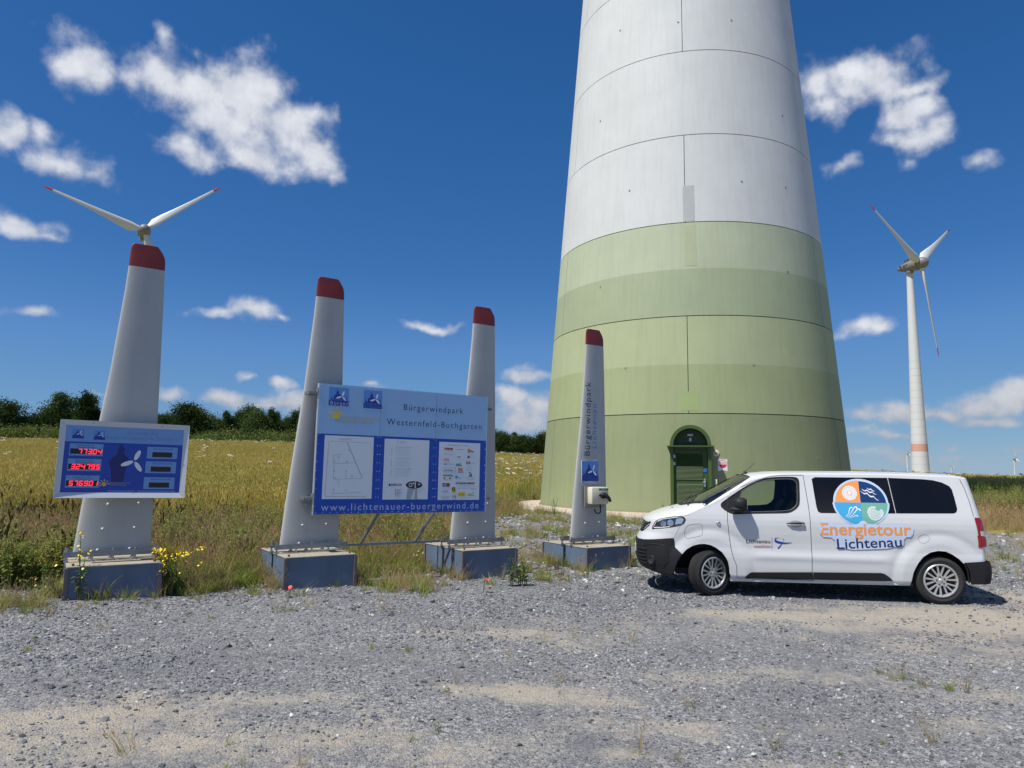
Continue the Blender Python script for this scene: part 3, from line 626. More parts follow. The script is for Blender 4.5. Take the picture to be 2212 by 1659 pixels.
def tree_proto(seed, h, R, kind, mi, ncl, nleaf, leaf): return (crown_mesh(seed, h, R, kind, M_LF[mi], ncl, nleaf, leaf), trunk_mesh(seed, h, R), h)
SPI = [tree_proto(k, 7.0, 1.35, 'spire', 0, 100, 75, .105) for k in range(4)]
RND = [tree_proto(10 + k, 6.4, (1.75, 2.1, 1.55, 1.9)[k], 'round', k % 2, 105, 75, .11) for k in range(4)]
SHR = [tree_proto(20 + k, 2.2, 2.0, 'shrub', 2, 60, 60, .085) for k in range(2)]
def plant_tree(name, proto, px, ytop, Y, label, cat, group, seed):
    p = at_Y(px, ytop + (6 if cat == 'tree' else 0), Y); g0 = float(gz(p.x, Y)); h = p.z - g0; s_ = h / proto[2]
    o = thing(name, label, cat, (p.x, Y, g0), seed * 1.7, group); wd_ = s_ * ((1.02 if name == 'conifer_tree' else 1.2) + .2 * math.sin(seed * 2.1)); o.scale = (wd_, wd_, s_)
    link('crown', proto[0], o); link('trunk', proto[1], o)
trees = [(-20,872,0),(12,862,1),(34,892,1),(58,896,1),(80,890,1),(104,880,1),(131,846,0),(150,884,1),(168,880,0),(186,843,0),(207,882,0),(228,884,1),(258,880,0),(290,876,1),(322,884,0),(346,894,0),(364,888,1),(384,892,0),(403,866,1),(424,880,1),(440,896,0),(456,893,1),(474,902,0),(490,886,0),(506,900,0),
         (520,884,0),(540,872,1),(556,884,1),(572,896,0),(588,878,0),(606,902,1),(622,898,0),(638,886,0),(660,880,1),(690,884,0),(1060,922,1),(1080,926,1),(1098,934,1),(1112,930,0),(1130,936,1),(1148,938,1),(1164,934,0),(1178,928,1),(1196,926,1)]
trees += [(px, 886 + (px - 712) * .115 + (px * 7 % 13), px // 23 % 2) for px in range(712, 1060, 23)] + [(px, 930 + (px % 11), 1) for px in range(1215, 1420, 24)]
trees += [(px + 11, yt + 9, (j + 1) % 2) for j, (px, yt, k) in enumerate(trees) if px < 340 or 340 < px < 650 or 1060 < px < 1190]
for i, (px, yt, k) in enumerate(trees):
    Y = 98 + (i * 37 % 9) + (6 if i > 70 else 0)
    if k == 0: plant_tree('conifer_tree', SPI[i % 4], px, yt, Y, 'dark green pointed tree rising from the row behind the field', 'tree', 'pointed trees behind the field', i)
    else: plant_tree('broadleaf_tree', RND[i % 4], px, yt, Y, 'dense dark green broad tree in the row behind the field', 'tree', 'broad trees behind the field', i)
for i, (px, yt) in enumerate([(8,922),(45,926),(85,920),(120,928),(160,926),(425,940),(462,934),(500,930),(540,936),(575,932),(612,938),(640,934)]):
    plant_tree('hedge_shrub', SHR[i % 2], px, yt, 94.5 + (i % 3), 'low pale green shrub in front of the tree row at the field edge', 'shrub', 'shrubs along the field edge', i + 50)
# ------------------------------------------------------------------ row of rotor-blade pylons with signs
RA = rad(33); RV = Vector((math.cos(RA), math.sin(RA), 0)); NV = Vector((math.sin(RA), -math.cos(RA), 0)); RP = Vector((-5.44, 9.74, 0))
def row(s, off, z): p = RP + RV * s + NV * off; return (p.x, p.y, z)
M_BL = mat('blade_white', (.44, .447, .435), .45, var=.12, vscale=1.3, streak=.14); M_TIP = mat('tip_paint', (.21, .020, .018), .45, var=.2, vscale=3)
M_STEEL = mat('galvanised', (.30, .32, .34), .45, .7, var=.3, vscale=12); M_BOLT = mat('bolt_white', (.48, .49, .50), .45)
M_BSIDE = mat('block_steel', (.125, .18, .265), .55, var=.3, vscale=2.2, bump=.05, bscale=8, streak=.35); M_BTOP = mat('block_top', (.33, .31, .27), .9, var=.35, vscale=5, col2=(.27, .24, .16), bump=.2)
M_RUST = mat('rust', (.16, .07, .035), .9)
TT = [0, .6, 1.2, 1.77, 2.43, 3.1, 3.6, 3.92, 4.05, 4.10, 4.15, 4.20, 4.235, 4.25]
XL = [-.92, -.865, -.80, -.735, -.655, -.595, -.55, -.53, -.525, -.522, -.519, -.512, -.50, -.478]
XR = [0, -.005, -.015, -.025, -.035, -.05, -.06, -.068, -.072, -.082, -.105, -.140, -.165, -.185]
def naca(x): return 5 * (.2969 * math.sqrt(x) - .126 * x - .3516 * x * x + .2843 * x ** 3 - .1036 * x ** 4)
def half_th(t_, xi):
    c_ = np.interp(t_, TT, XR) - np.interp(t_, TT, XL); tk = .115 if t_ < 3.9 else .115 * max(.25, (4.27 - t_) / .37) ** .6
    return float(c_ * tk * naca(min(max(xi, 0), 1)) + .010)
def blade_front(x, t_):       # local y of the viewer's side; x measured from the straight right edge
    l, r_ = np.interp(t_, TT, XL), np.interp(t_, TT, XR); return -half_th(t_, (x - l) / (r_ - l))
def blade_mesh(t0, t1, name, m, H_):
    ts = [q for q in sorted(set(TT + list(np.linspace(0, 3.92, 18)))) if t0 <= q <= t1]; xi = [(1 - math.cos(math.pi * k / 16)) / 2 for k in range(17)]; b = MB(); vs_ = []
    for t_ in ts:
        l, r_ = np.interp(t_, TT, XL), np.interp(t_, TT, XR)
        loop = [(l + (r_ - l) * q, -half_th(t_, q), t_ * H_ / 4.25) for q in xi] + [(l + (r_ - l) * q, half_th(t_, q), t_ * H_ / 4.25) for q in reversed(xi)]
        vs_ += loop
    n_ = 34; m_ = len(ts)
    b.add(vs_, [(j*n_+q, j*n_+(q+1) % n_, (j+1)*n_+(q+1) % n_, (j+1)*n_+q) for j in range(m_-1) for q in range(n_)] + [tuple(range(n_)), tuple((m_-1)*n_+q for q in range(n_))])
    return b.mesh(name, m, smooth=45)
CS = [.55, 3.23, 6.15, 8.79]; CB = [.60, .565, .515, .43]; CT = [4.91, 4.855, 4.765, 4.655]
PLAB = ['white rotor-blade pylon with red tip carrying the LED display', 'white rotor-blade pylon with red tip, between LED display and information board',
        'white rotor-blade pylon with red tip on the tower side of the information board', 'white rotor-blade pylon lettered Bürgerwindpark Lichtenau, with charging box']
BLAB = ['blue-grey steel-clad block under the LED display pylon, overgrown with weeds', 'blue-grey steel-clad block under the pylon next to the LED display pylon',
        'blue-grey steel-clad block under the information board pylon on the tower side', 'blue-grey steel-clad block under the lettered charging pylon beside the van']
pylons = []
for i in range(4):
    H_ = CT[i] - CB[i]; x0 = row(CS[i], 0, 0); zg = float(gz(x0[0], x0[1]))
    p = thing('blade_pylon', PLAB[i], 'pylon', row(CS[i], 0, CB[i]), RA, 'rotor-blade pylons in a row'); pylons.append(p)
    link('blade', blade_mesh(0, 3.92, 'blade', M_BL, H_), p); link('red_tip', blade_mesh(3.92, 4.25, 'red_tip', M_TIP, H_), p)
    for yb in (-.16, .13):
        b = MB(); b.box((-1.02, yb, -.012), (.10, yb + .055, .022)); b.box((-1.02, yb if yb < 0 else yb + .047, .0225), (.10, yb + .008 if yb < 0 else yb + .055, .06)); b.ob('mounting_bar', M_STEEL, p)
    for xb in (-.99, -.70, -.46, -.20, .07):
        for yb in (-.133, .157):
            b = MB(); b.cyl((xb, yb, -.075), (xb, yb, .085), .014, n=8); b.cyl((xb, yb, .023), (xb, yb, .045), .026, n=6); b.cyl((xb, yb, -.075), (xb, yb, -.055), .03, n=6); b.ob('stud', mat('stud_steel', (.42, .43, .44), .35, .85), p)
    for (xb, tb) in ((-.60, .33), (-.22, .335), (-.56, .65), (-.19, .66), (-.64, .06), (-.26, .06)):
        yb = blade_front(xb, tb); b = MB(); b.lathe([(.001, -.022), (.012, -.018), (.018, -.008), (.019, .004)], 12, T=Matrix.Translation((xb, yb, tb * H_ / 4.25))); b.ob('bolt', M_BOLT, p, smooth=60)
    # block
    zt = CB[i] - .075
    k = thing('base_block', BLAB[i], 'block', row(CS[i] - .46, -.09, zg - .02), RA, 'steel-clad blocks under the pylons'); hz = zt - zg + .02
    b = MB(); b.box((-.525, -.70, 0), (.525, .70, hz - .018)); b.ob('steel_side', M_BSIDE, k)
    b = MB(); b.box((-.532, -.707, hz - .0175), (.532, .707, hz), bev=.006); b.ob('top_slab', M_BTOP, k)
    for sx in (-1, 1):
        b = MB(); b.box((sx*.5265 - .0035, -.03, .01), (sx*.5265 + .0035, .03, hz - .03)); b.ob('shadow_strip', mat('shadow_dark', (.04, .05, .07), .6), k)  # the blade's shadow, put on the block sides as a dark strip
        for sy in (-1, 1):
            b = MB(); b.box((sx*.526 - .022, sy*.701 - .022, .0), (sx*.526 + .022, sy*.701 + .022, hz - .019)); b.ob('corner_angle', mat('angle_worn', (.11, .13, .165), .6, var=.5, vscale=9, col2=(.17, .095, .06)), k)
            b = MB(); b.cyl((sx*.46, sy*.62, hz), (sx*.46, sy*.62, hz + .03), .016, n=8); b.ob('anchor_bolt', M_RUST, k)
P4 = pylons[3]; H4 = CT[3] - CB[3]
M_NAVY = mat('ink_navy', (.012, .022, .09), .5); M_LBLUE = mat('ink_light_blue', (.10, .27, .62), .5); M_INKW = mat('ink_white', (.80, .82, .85), .5); M_INKG = mat('ink_grey', (.30, .33, .40), .5)
M_SKYB = mat('ink_sky_blue', (.10, .27, .66), .5); M_ROYAL = mat('ink_royal', (.012, .045, .30), .5); M_YEL = mat('ink_yellow', (.72, .52, .02), .5); M_OLIV = mat('ink_ochre', (.40, .36, .18), .5)
def on_blade(off): return lambda X, Z: (X, blade_front(X, Z * 4.25 / H4) - off, Z)
text('lettering', 'Bürgerwindpark', .195, 8.318 - 8.79, 2.075 - CB[3], 0, M_NAVY, P4, width=1.48, rot=rad(90) - .028, spacing=1.15, fn=on_blade(.004))
text('lettering', 'Lichtenau', .195, 8.508 - 8.79, 2.225 - CB[3], 0, M_LBLUE, P4, width=.89, rot=rad(90) - .005, spacing=1.15, fn=on_blade(.004))
CHURCH = [(0,0),(0,.30),(.08,.34),(.12,.60),(.16,.36),(.22,.42),(.24,.56),(.31,.64),(.36,.72),(.355,.80),(.40,.88),(.425,1.0),(.45,.88),(.50,.80),(.49,.72),(.60,.60),(.72,.52),(.84,.44),(.885,.56),(.91,.38),(.95,.30),(1,.28),(1,0)]
def emblem(parent, x0, z0, w_, h_, y, fn=None):
    f_ = fn or (lambda X, Z: (X, y, Z))
    def put(nm, polys, m, dy):
        b = MB()
        for pl in polys:
            q = MB(); q.flat(pl, 0); b.add([(lambda p: (p[0], p[1] - dy, p[2]))(f_(v[0], v[2])) for v in q.v], q.f)
        b.ob(nm, m, parent)
    put('emblem', [[(x0, z0), (x0 + w_, z0), (x0 + w_, z0 + h_), (x0, z0 + h_)]], M_SKYB, 0)
    put('emblem_silhouette', [[(x0 + a * w_, z0 + c_ * h_ * .92) for a, c_ in CHURCH]], M_ROYAL, .001)
    hx, hz = x0 + .66 * w_, z0 + .52 * h_; pol = []
    for an in (72, 200, 312):
        a = rad(an); pol.append([(hx + w_ * (math.cos(a) * (.17 + .15 * math.cos(q)) - math.sin(a) * .045 * math.sin(q)), hz + h_ * (math.sin(a) * (.17 + .15 * math.cos(q)) + math.cos(a) * .045 * math.sin(q))) for q in [2*math.pi*k/14 for k in range(14)]])
    put('emblem_rotor', pol, M_INKW, .002)
yq = min(blade_front(8.117 - 8.79, 1.2), blade_front(8.4 - 8.79, 1.2)) - .006
b = MB(); b.box((8.115 - 8.79, yq + .001, 1.568 - CB[3]), (8.544 - 8.79, yq + .02, 1.974 - CB[3])); b.ob('emblem_plate', M_WHITE, P4)
emblem(P4, 8.117 - 8.79, 1.57 - CB[3], .425, .402, yq)

# charging box on the last pylon
cb_ = thing('charging_box', 'cream charging box with a black plug hung on the lettered pylon', 'charging box', row(8.37, .10, 1.06), RA)
M_CREAM = mat('box_cream', (.66, .62, .47), .45); M_BLK = mat('plastic_black', (.018, .018, .02), .45); M_PLATE = mat('back_plate', (.30, .30, .28), .5, .4)
b = MB(); b.box((-.235, -.02, 0), (.265, .0, .42), bev=.006); b.ob('back_plate', M_PLATE, cb_)
b = MB(); b.box((-.17, -.17, .07), (.255, -.021, .40), bev=.02); b.ob('housing', M_CREAM, cb_, smooth=40)
b = MB(); b.box((.0, -.176, .335), (.235, -.1701, .375)); b.ob('status_strip', mat('strip_green', (.05, .25, .12), .4), cb_)
text('lettering', 'CHARGE', .03, .06, .346, -.1768, M_INKW, cb_, width=.11)
b = MB(); b.cyl((.10, -.172, .24), (.10, -.235, .235), .062, .055, 24); b.tube([(.08, -.22, .27), (.12, -.26, .235), (.17, -.275, .185), (.215, -.26, .13)], [.045, .042, .034, .028], 12); b.ob('plug', M_BLK, cb_, smooth=50)
b = MB(); b.cyl((.02, -.171, .245), (.02, -.2, .245), .02, n=14); b.ob('lock', M_BLK, cb_, smooth=50)
b = MB(); b.tube([(.09, -.10, .075), (.095, -.11, -.02), (.08, -.12, -.09), (.03, -.12, -.115), (-.03, -.11, -.095), (-.055, -.10, -.03)], .014, 10); b.ob('cable', M_BLK, cb_, smooth=60)

# information board between the two middle pylons
BW, BH = 3.03, 2.01; BX0, BZ0 = 2.705, 1.062
bd = thing('information_board', 'wide blue wind-park information board with three white sheets between two pylons', 'board', row(BX0 + BW/2, .32, BZ0), RA)
bd.rotation_euler = (0, rad(.35), RA)
def bx(s): return s - BX0 - BW/2
def bz(z): return z - BZ0
M_BB = mat('board_blue', (.002, .070, .46), .45, var=.1, vscale=2); M_BH = mat('board_pale_blue', (.29, .49, .75), .45, var=.08, vscale=2); M_SHEET = mat('sheet_white', (.70, .75, .80), .4, var=.05, vscale=3); M_ALU = mat('aluminium', (.62, .64, .66), .35, .6)
SPL = 2.295
for (s0, s1) in ((BX0, 3.7195), (3.7225, 4.7285), (4.7315, BX0 + BW)):
    b = MB(); b.box((bx(s0), -.012, 0), (bx(s1), .012, BH)); b.ob('panel', M_BB, bd)
    b = MB(); b.box((bx(s0), -.0145, bz(SPL)), (bx(s1), -.0122, BH)); b.ob('header', M_BH, bd)
b = MB(); b.box((bx(BX0) - .012, -.014, -.004), (bx(BX0) - .0005, .05, BH + .004)); b.box((bx(BX0 + BW) + .0005, -.014, -.004), (bx(BX0 + BW) + .012, .05, BH + .004)); b.box((bx(BX0), .0125, BH - .05), (bx(BX0 + BW), .05, BH + .004)); b.box((bx(BX0), .0125, -.004), (bx(BX0 + BW), .05, .05)); b.ob('edge_frame', M_ALU, bd)
SH = [(2.825, 1.295, 3.628, 2.272), (3.817, 1.280, 4.620, 2.257), (4.808, 1.265, 5.612, 2.243)]
for (a, z0, c_, z1) in SH:
    b = MB(); b.box((bx(a), -.0142, bz(z0)), (bx(c_), -.0122, bz(z1))); b.ob('sheet', M_SHEET, bd)
YF = -.0155
b = MB()
for k in range(27): b.lathe([(.001, -.006), (.006, -.004), (.007, 0)], 8, T=Matrix.Translation((bx(BX0 + .03 + k * (BW - .06) / 26), -.0145, BH - .02))); b.lathe([(.001, -.006), (.006, -.004), (.007, 0)], 8, T=Matrix.Translation((bx(BX0 + .03 + k * (BW - .06) / 26), -.0125, .022)))
for k in range(14):
    for s_ in (BX0 + .018, BX0 + BW - .018, 3.721 - .022, 3.721 + .022, 4.73 - .022, 4.73 + .022): b.lathe([(.001, -.006), (.006, -.004), (.007, 0)], 8, T=Matrix.Translation((bx(s_), -.0145, .12 + k * (BH - .24) / 13)))
tag(b.ob('rivets', mat('rivet_grey', (.34, .36, .40), .4, .5), bd, smooth=60), kind='stuff')
for (x_, z_, w_) in ((-BW/2, 1.86, -.20), (-BW/2, .24, -.20), (BW/2, 1.80, .17), (BW/2, .22, .17)):
    b = MB(); sx = 1 if w_ > 0 else -1
    b.box((min(x_ + sx*.012, x_ + sx*.02), -.02, z_ - .08), (max(x_ + sx*.012, x_ + sx*.02), .10, z_ + .08)); b.box((min(x_ + sx*.0205, x_ + w_*.75), .02, z_ - .022), (max(x_ + sx*.0205, x_ + w_*.75), .26, z_ + .022)); b.cyl((x_ + w_*.55, .0, z_), (x_ + w_*.55, .03, z_), .016, n=8); b.ob('bracket', M_STEEL, bd)
b = MB(); b.box((bx(3.30), .60, bz(.50)), (bx(5.22), .64, bz(.54))); b.ob('support_rail', M_STEEL, bd)
for s_ in (3.72, 4.72):
    b = MB(); b.tube([(bx(s_), .62, bz(.535)), (bx(s_ + .12), .035, bz(1.16))], .024, 4); b.ob('support_strut', M_STEEL, bd)
def btext(s, z, body, size, m, width=None, **k): return text('lettering', body, size, bx(s), bz(z), YF, m, bd, width=width, **k)
btext(4.13, 2.742, 'Bürgerwindpark', .145, M_NAVY, 1.12, spacing=1.25); btext(3.84, 2.487, 'Westernfeld-Buchgarten', .145, M_NAVY, 1.79, spacing=1.25)
btext(2.82, 1.118, 'www.lichtenauer-buergerwind.de', .155, mat('ink_pale', (.42, .50, .72), .5), 2.785, spacing=1.25)
emblem(bd, bx(2.857), bz(2.738), .322, .290, YF); emblem(bd, bx(3.426), bz(2.732), .316, .292, YF)
btext(2.885, 2.822, 'Lichtenauer', .055, M_LBLUE, .33, spacing=1.2).location.y = -.003; btext(2.885, 2.752, 'Bürgerwind', .085, mat('ink_pale', (.42, .50, .72), .5), .50, spacing=1.2).location.y = -.003
for z_, tx in ((2.79, 'Bürgerwind'), (2.748, 'Buchgarten')): btext(3.445, z_, tx, .042, M_LBLUE, .28, spacing=1.2).location.y = -.003
def sunburst(parent, cx, cz, R_, y):
    b = MB(); b.flat(circ(cx, cz, R_ * .40, 20), y)
    for k in range(8):
        if k in (5, 6, 7) : 
            if k != 5: continue
        a = rad(10 + k * 38); b.flat([(cx + math.cos(a) * R_ * r_ - math.sin(a) * R_ * w_, cz + math.sin(a) * R_ * r_ + math.cos(a) * R_ * w_) for r_, w_ in ((.52, -.05), (.75, -.11), (1.0, -.04), (1.0, .04), (.75, .11), (.52, .05))], y)
    b.ob('sun_print', M_YEL, parent)
def sun_glow(cx, cz):
    b = MB(); b.flat(circ(cx, cz, .10, 20), YF + .0008); b.ob('sun_halo', M_INKW, bd)
sunburst(bd, bx(2.987), bz(2.585), .135, YF)
btext(3.055, 2.545, 'Energiegenossenschaft', .075, M_OLIV, .665, bold=.0008); btext(2.975, 2.482, 'Paderborner Land eG', .075, M_OLIV, .63, bold=.0008)
# sheet one: site plan
btext(3.045, 2.212, 'Lageplan:', .045, M_INKG, .215)
def line(b, p, q, w_, y=YF):
    d = Vector((q[0]-p[0], q[1]-p[1])); n_ = Vector((-d.y, d.x)).normalized() * (w_/2)
    b.add([(bx(p[0]) + n_.x, y, bz(p[1]) + n_.y), (bx(q[0]) + n_.x, y, bz(q[1]) + n_.y), (bx(q[0]) - n_.x, y, bz(q[1]) - n_.y), (bx(p[0]) - n_.x, y, bz(p[1]) - n_.y)], [(0, 1, 2, 3)])
b = MB()
for p, q in [((2.89, 2.185), (3.56, 2.175)), ((2.89, 2.185), (2.87, 1.335)), ((2.87, 1.335), (3.54, 1.325)), ((2.973, 1.965), (3.123, 1.988)), ((2.973, 1.965), (2.995, 1.595)), ((2.978, 1.832), (3.328, 1.86)), ((2.996, 1.595), (3.46, 1.617)), ((3.05, 1.98), (3.06, 1.93)), ((3.19, 1.85), (3.20, 1.89)), ((3.19, 1.605), (3.19, 1.73)), ((3.29, 1.61), (3.29, 1.66)), ((3.08, 1.60), (3.08, 1.50)), ((3.0, 1.38), (3.0, 1.44)), ((3.2, 1.385), (3.46, 1.40)), ((2.96, 1.38), (3.2, 1.385))]: line(b, p, q, .006)
for (x_, z_) in [(3.0, 1.72), (3.0, 1.87), (3.06, 1.93), (3.2, 1.87), (3.19, 1.72), (3.02, 1.62), (3.29, 1.65), (3.0, 1.44), (3.2, 1.42), (3.22, 2.05)]: b.flat(circ(bx(x_), bz(z_), .011, 8), YF)
b.ob('site_plan', mat('ink_faint', (.33, .36, .42), .6), bd)
b = MB(); line(b, (3.185, 2.17), (3.46, 1.62), .012); b.ob('site_road', M_INKG, bd)
# sheet two: machine data
btext(4.02, 2.20, 'Technik:', .045, M_INKG, .18)
z_ = 2.115
for hd, rows_ in (('5x Enercon E101:', ('Nennleistung: 3050 kW', 'Nabenhöhe: 135m', 'Rotordurchmesser: 101m', 'Gesamthöhe: 186m')), ('5x Enercon E115:', ('Nennleistung: 3000 kW', 'Nabenhöhe: 149m', 'Rotordurchmesser: 115m', 'Gesamthöhe: 206m')), ('1x Enercon E82:', ('Nennleistung: 2300 kW', 'Nabenhöhe: 108m', 'Rotordurchmesser: 82m', 'Gesamthöhe: 149m'))):
    btext(4.015, z_, hd, .034, M_INKG, .30)
    for k, tx in enumerate(rows_): btext(4.015, z_ - .030 * (k + 1), tx, .022, mat('ink_lilac', (.40, .43, .56), .6), .16 + .03 * len(tx) / 6)
    z_ -= .176
b = MB()
for zz_ in (2.0, 1.825, 1.655): line(b, (3.947, zz_), (3.944, zz_ + .105), .006); line(b, (3.935, zz_), (3.955, zz_), .006); line(b, (3.935, zz_ + .105), (3.957, zz_ + .105), .004)
b.ob('turbine_pictogram', M_INKG, bd)
btext(3.955, 1.50, 'ENERCON', .048, M_BLK, .19, bold=.0015)
b = MB(); b.box((bx(3.915), YF, bz(1.497)), (bx(3.945), YF + .001, bz(1.533))); b.ob('maker_mark', M_BLK, bd)
b = MB()
for k in range(5): b.box((bx(4.03), YF, bz(1.345 + .022 * k)), (bx(4.05), YF + .001, bz(1.358 + .022 * k)))
b.ob('legend_mark', M_RED, bd)
b = MB()
for k in range(5): b.box((bx(4.06), YF, bz(1.347 + .022 * k)), (bx(4.10 + .012 * (k * 7 % 5)), YF + .001, bz(1.356 + .022 * k)))
b.ob('legend_text', M_INKG, bd)
b = MB(); b.flat([(bx(4.36 + .155 * math.cos(a) * (1 if math.cos(a) > 0 else .95)), bz(1.515 + .062 * math.sin(a))) for a in [2*math.pi*k/28 for k in range(28)]], YF); b.ob('nacelle_picture', mat('ink_charcoal', (.03, .033, .04), .5), bd)
b = MB(); ringpoly(b, bx(4.30), bz(1.515), .022, .032, YF - .0006, 20); b.box((bx(4.375), YF - .0012, bz(1.462)), (bx(4.392), YF - .0006, bz(1.568))); b.box((bx(4.44), YF - .0012, bz(1.515)), (bx(4.47), YF - .0006, bz(1.535))); b.box((bx(4.335), YF - .0012, bz(1.53)), (bx(4.36), YF - .0006, bz(1.55))); b.ob('nacelle_detail', M_SHEET, bd)
b = MB(); b.flat([(bx(4.25), bz(1.455)), (bx(4.37), bz(1.455)), (bx(4.31), bz(1.282)), (bx(4.23), bz(1.282))], YF + .0005); b.flat([(bx(4.385), bz(1.455)), (bx(4.42), bz(1.455)), (bx(4.43), bz(1.282)), (bx(4.375), bz(1.282))], YF + .0005); b.ob('blade_picture', mat('ink_silver', (.36, .40, .42), .6), bd)
# sheet three: firms
btext(4.975, 2.182, 'beteiligte Firmen:', .042, M_INKG, .40)
def rect(s, z, w_, h_, m): b = MB(); b.box((bx(s), YF, bz(z)), (bx(s + w_), YF + .001, bz(z + h_))); return b.ob('logo', m, bd)
M_OR = mat('ink_orange', (.72, .22, .02), .5); M_TEAL = mat('ink_teal', (.05, .28, .42), .5); M_MAR = mat('ink_maroon', (.30, .02, .02), .5); M_LIME = mat('ink_lime', (.25, .42, .06), .5)
rect(4.905, 2.105, .165, .04, M_MAR); btext(4.915, 2.113, 'Beckmann', .03, M_INKW, .14).location.y = -.001; btext(5.12, 2.115, '• Volksbank', .028, M_RED, .17); rect(5.36, 2.075, .055, .062, M_OR); btext(5.425, 2.085, 'ko', .05, M_BLK, .06, bold=.002)
btext(4.90, 2.025, 'BTB', .032, M_TEAL, .05); btext(4.96, 2.025, 'Energietechnik', .022, M_LBLUE, .12); rect(5.16, 1.985, .03, .022, M_OR); rect(5.195, 1.985, .03, .022, M_LBLUE); b = MB(); b.flat([(bx(5.35), bz(1.98)), (bx(5.40), bz(1.98)), (bx(5.41), bz(2.015)), (bx(5.37), bz(2.02))], YF); b.ob('logo', M_ROYAL, bd); btext(5.42, 1.995, 'Planung', .02, M_LBLUE, .08)
rect(4.90, 1.928, .098, .034, M_RED); btext(4.907, 1.934, 'DEHN', .028, M_INKW, .082, bold=.001).location.y = -.001
b = MB(); b.flat(circ(bx(4.93), bz(1.868), .03, 16, rz=.012), YF); b.ob('logo', M_TEAL, bd); btext(4.965, 1.86, 'STOP BAUGRUND', .026, M_TEAL, .14); rect(5.13, 1.842, .125, .012, M_ROYAL); rect(5.14, 1.856, .06, .028, M_LBLUE); rect(5.205, 1.856, .03, .035, M_LIME); btext(5.335, 1.878, 'DUS', .062, M_MAR, .085, bold=.003); btext(5.425, 1.884, 'Bauunternehmen', .018, M_MAR, .09)
rect(4.89, 1.735, .245, .075, M_INKG); b = MB(); b.box((bx(4.898), YF - .0008, bz(1.743)), (bx(5.127), YF + .0005, bz(1.802))); b.ob('logo', M_SHEET, bd); btext(4.92, 1.762, 'Bau-Montage', .028, M_BLK, .16, bold=.001).location.y = -.002
btext(5.185, 1.755, 'M', .075, M_OR, .085, bold=.004); btext(5.175, 1.728, 'MARTINI', .026, M_BLK, .115, bold=.001); b = MB(); ringpoly(b, bx(5.40), bz(1.792), .04, .046, YF, 20, rz=.6); b.ob('logo', M_INKG, bd); btext(5.335, 1.772, 'Vermessung', .022, M_INKG, .155)
btext(4.89, 1.665, 'Schlichting', .042, M_BLK, .19, bold=.001); b = MB(); b.flat(circ(bx(4.925), bz(1.632), .022, 12, rz=.014), YF); b.flat(circ(bx(5.03), bz(1.632), .022, 12, rz=.014), YF); b.ob('logo', mat('ink_brown', (.20, .12, .03), .6), bd); btext(4.91, 1.598, 'Tel. 05295 / 1129', .02, M_BLK, .15)
for (s_, z0_) in ((5.40, 1.665), (5.43, 1.69), (5.40, 1.715), (5.43, 1.66)): rect(s_, z0_, .028, .024, M_BLK)
rect(5.13, 1.628, .045, .045, M_TEAL); btext(5.18, 1.64, 'Kanal', .026, M_TEAL, .07); btext(5.185, 1.618, 'Wasser', .022, M_LBLUE, .08); btext(5.34, 1.635, 'W. Brockmeyer KG', .024, M_INKG, .18); btext(5.35, 1.608, 'Elektro-Anlagen', .02, M_INKG, .15)
rect(4.885, 1.49, .085, .056, M_BLK); rect(4.973, 1.488, .055, .06, M_MAR); btext(4.892, 1.503, 'LTS', .04, M_INKW, .07, bold=.001).location.y = -.001; btext(5.14, 1.538, 'AUTOKRANE WIEMANN', .034, M_BLK, .37, bold=.002); rect(5.14, 1.531, .37, .005, M_LIME); btext(5.21, 1.512, 'Schwertransporte', .018, M_INKG, .22)
rect(5.065, 1.385, .078, .10, M_YEL); b = MB(); b.flat(circ(bx(5.104), bz(1.447), .033, 16), YF - .001); b.ob('logo', M_BLK, bd); b = MB(); b.flat(circ(bx(5.104), bz(1.447), .014, 12), YF - .002); b.ob('logo', M_YEL, bd)
btext(5.19, 1.452, 'Netz', .03, M_LBLUE, .05); btext(5.25, 1.452, 'Westfalen Weser', .02, M_LBLUE, .16); btext(5.45, 1.44, 'Fecke', .036, M_ROYAL, .085); rect(4.88, 1.395, .12, .03, mat('ink_frost', (.48, .54, .60), .6)); btext(4.89, 1.40, '» WESTF', .026, M_INKG, .1).location.y = -.001
rect(5.19, 1.325, .14, .075, M_YEL); rect(5.38, 1.335, .13, .016, M_LIME); b = MB(); b.flat([(bx(5.39), bz(1.352)), (bx(5.43), bz(1.375)), (bx(5.46), bz(1.352))], YF); b.flat(circ(bx(5.49), bz(1.385), .016, 10), YF); b.ob('logo', M_LIME, bd)
btext(4.875, 1.292, 'LSKM', .058, M_INKG, .145); rect(4.885, 1.28, .13, .004, M_BLK); b = MB(); ringpoly(b, bx(5.115), bz(1.305), .036, .044, YF, 20); b.ob('logo', M_TEAL, bd); rect(5.095, 1.305, .055, .02, M_SKYB)
btext(5.21, 1.352, 'Ingenieurbüro', .02, M_BLK, .10).location.y = -.001

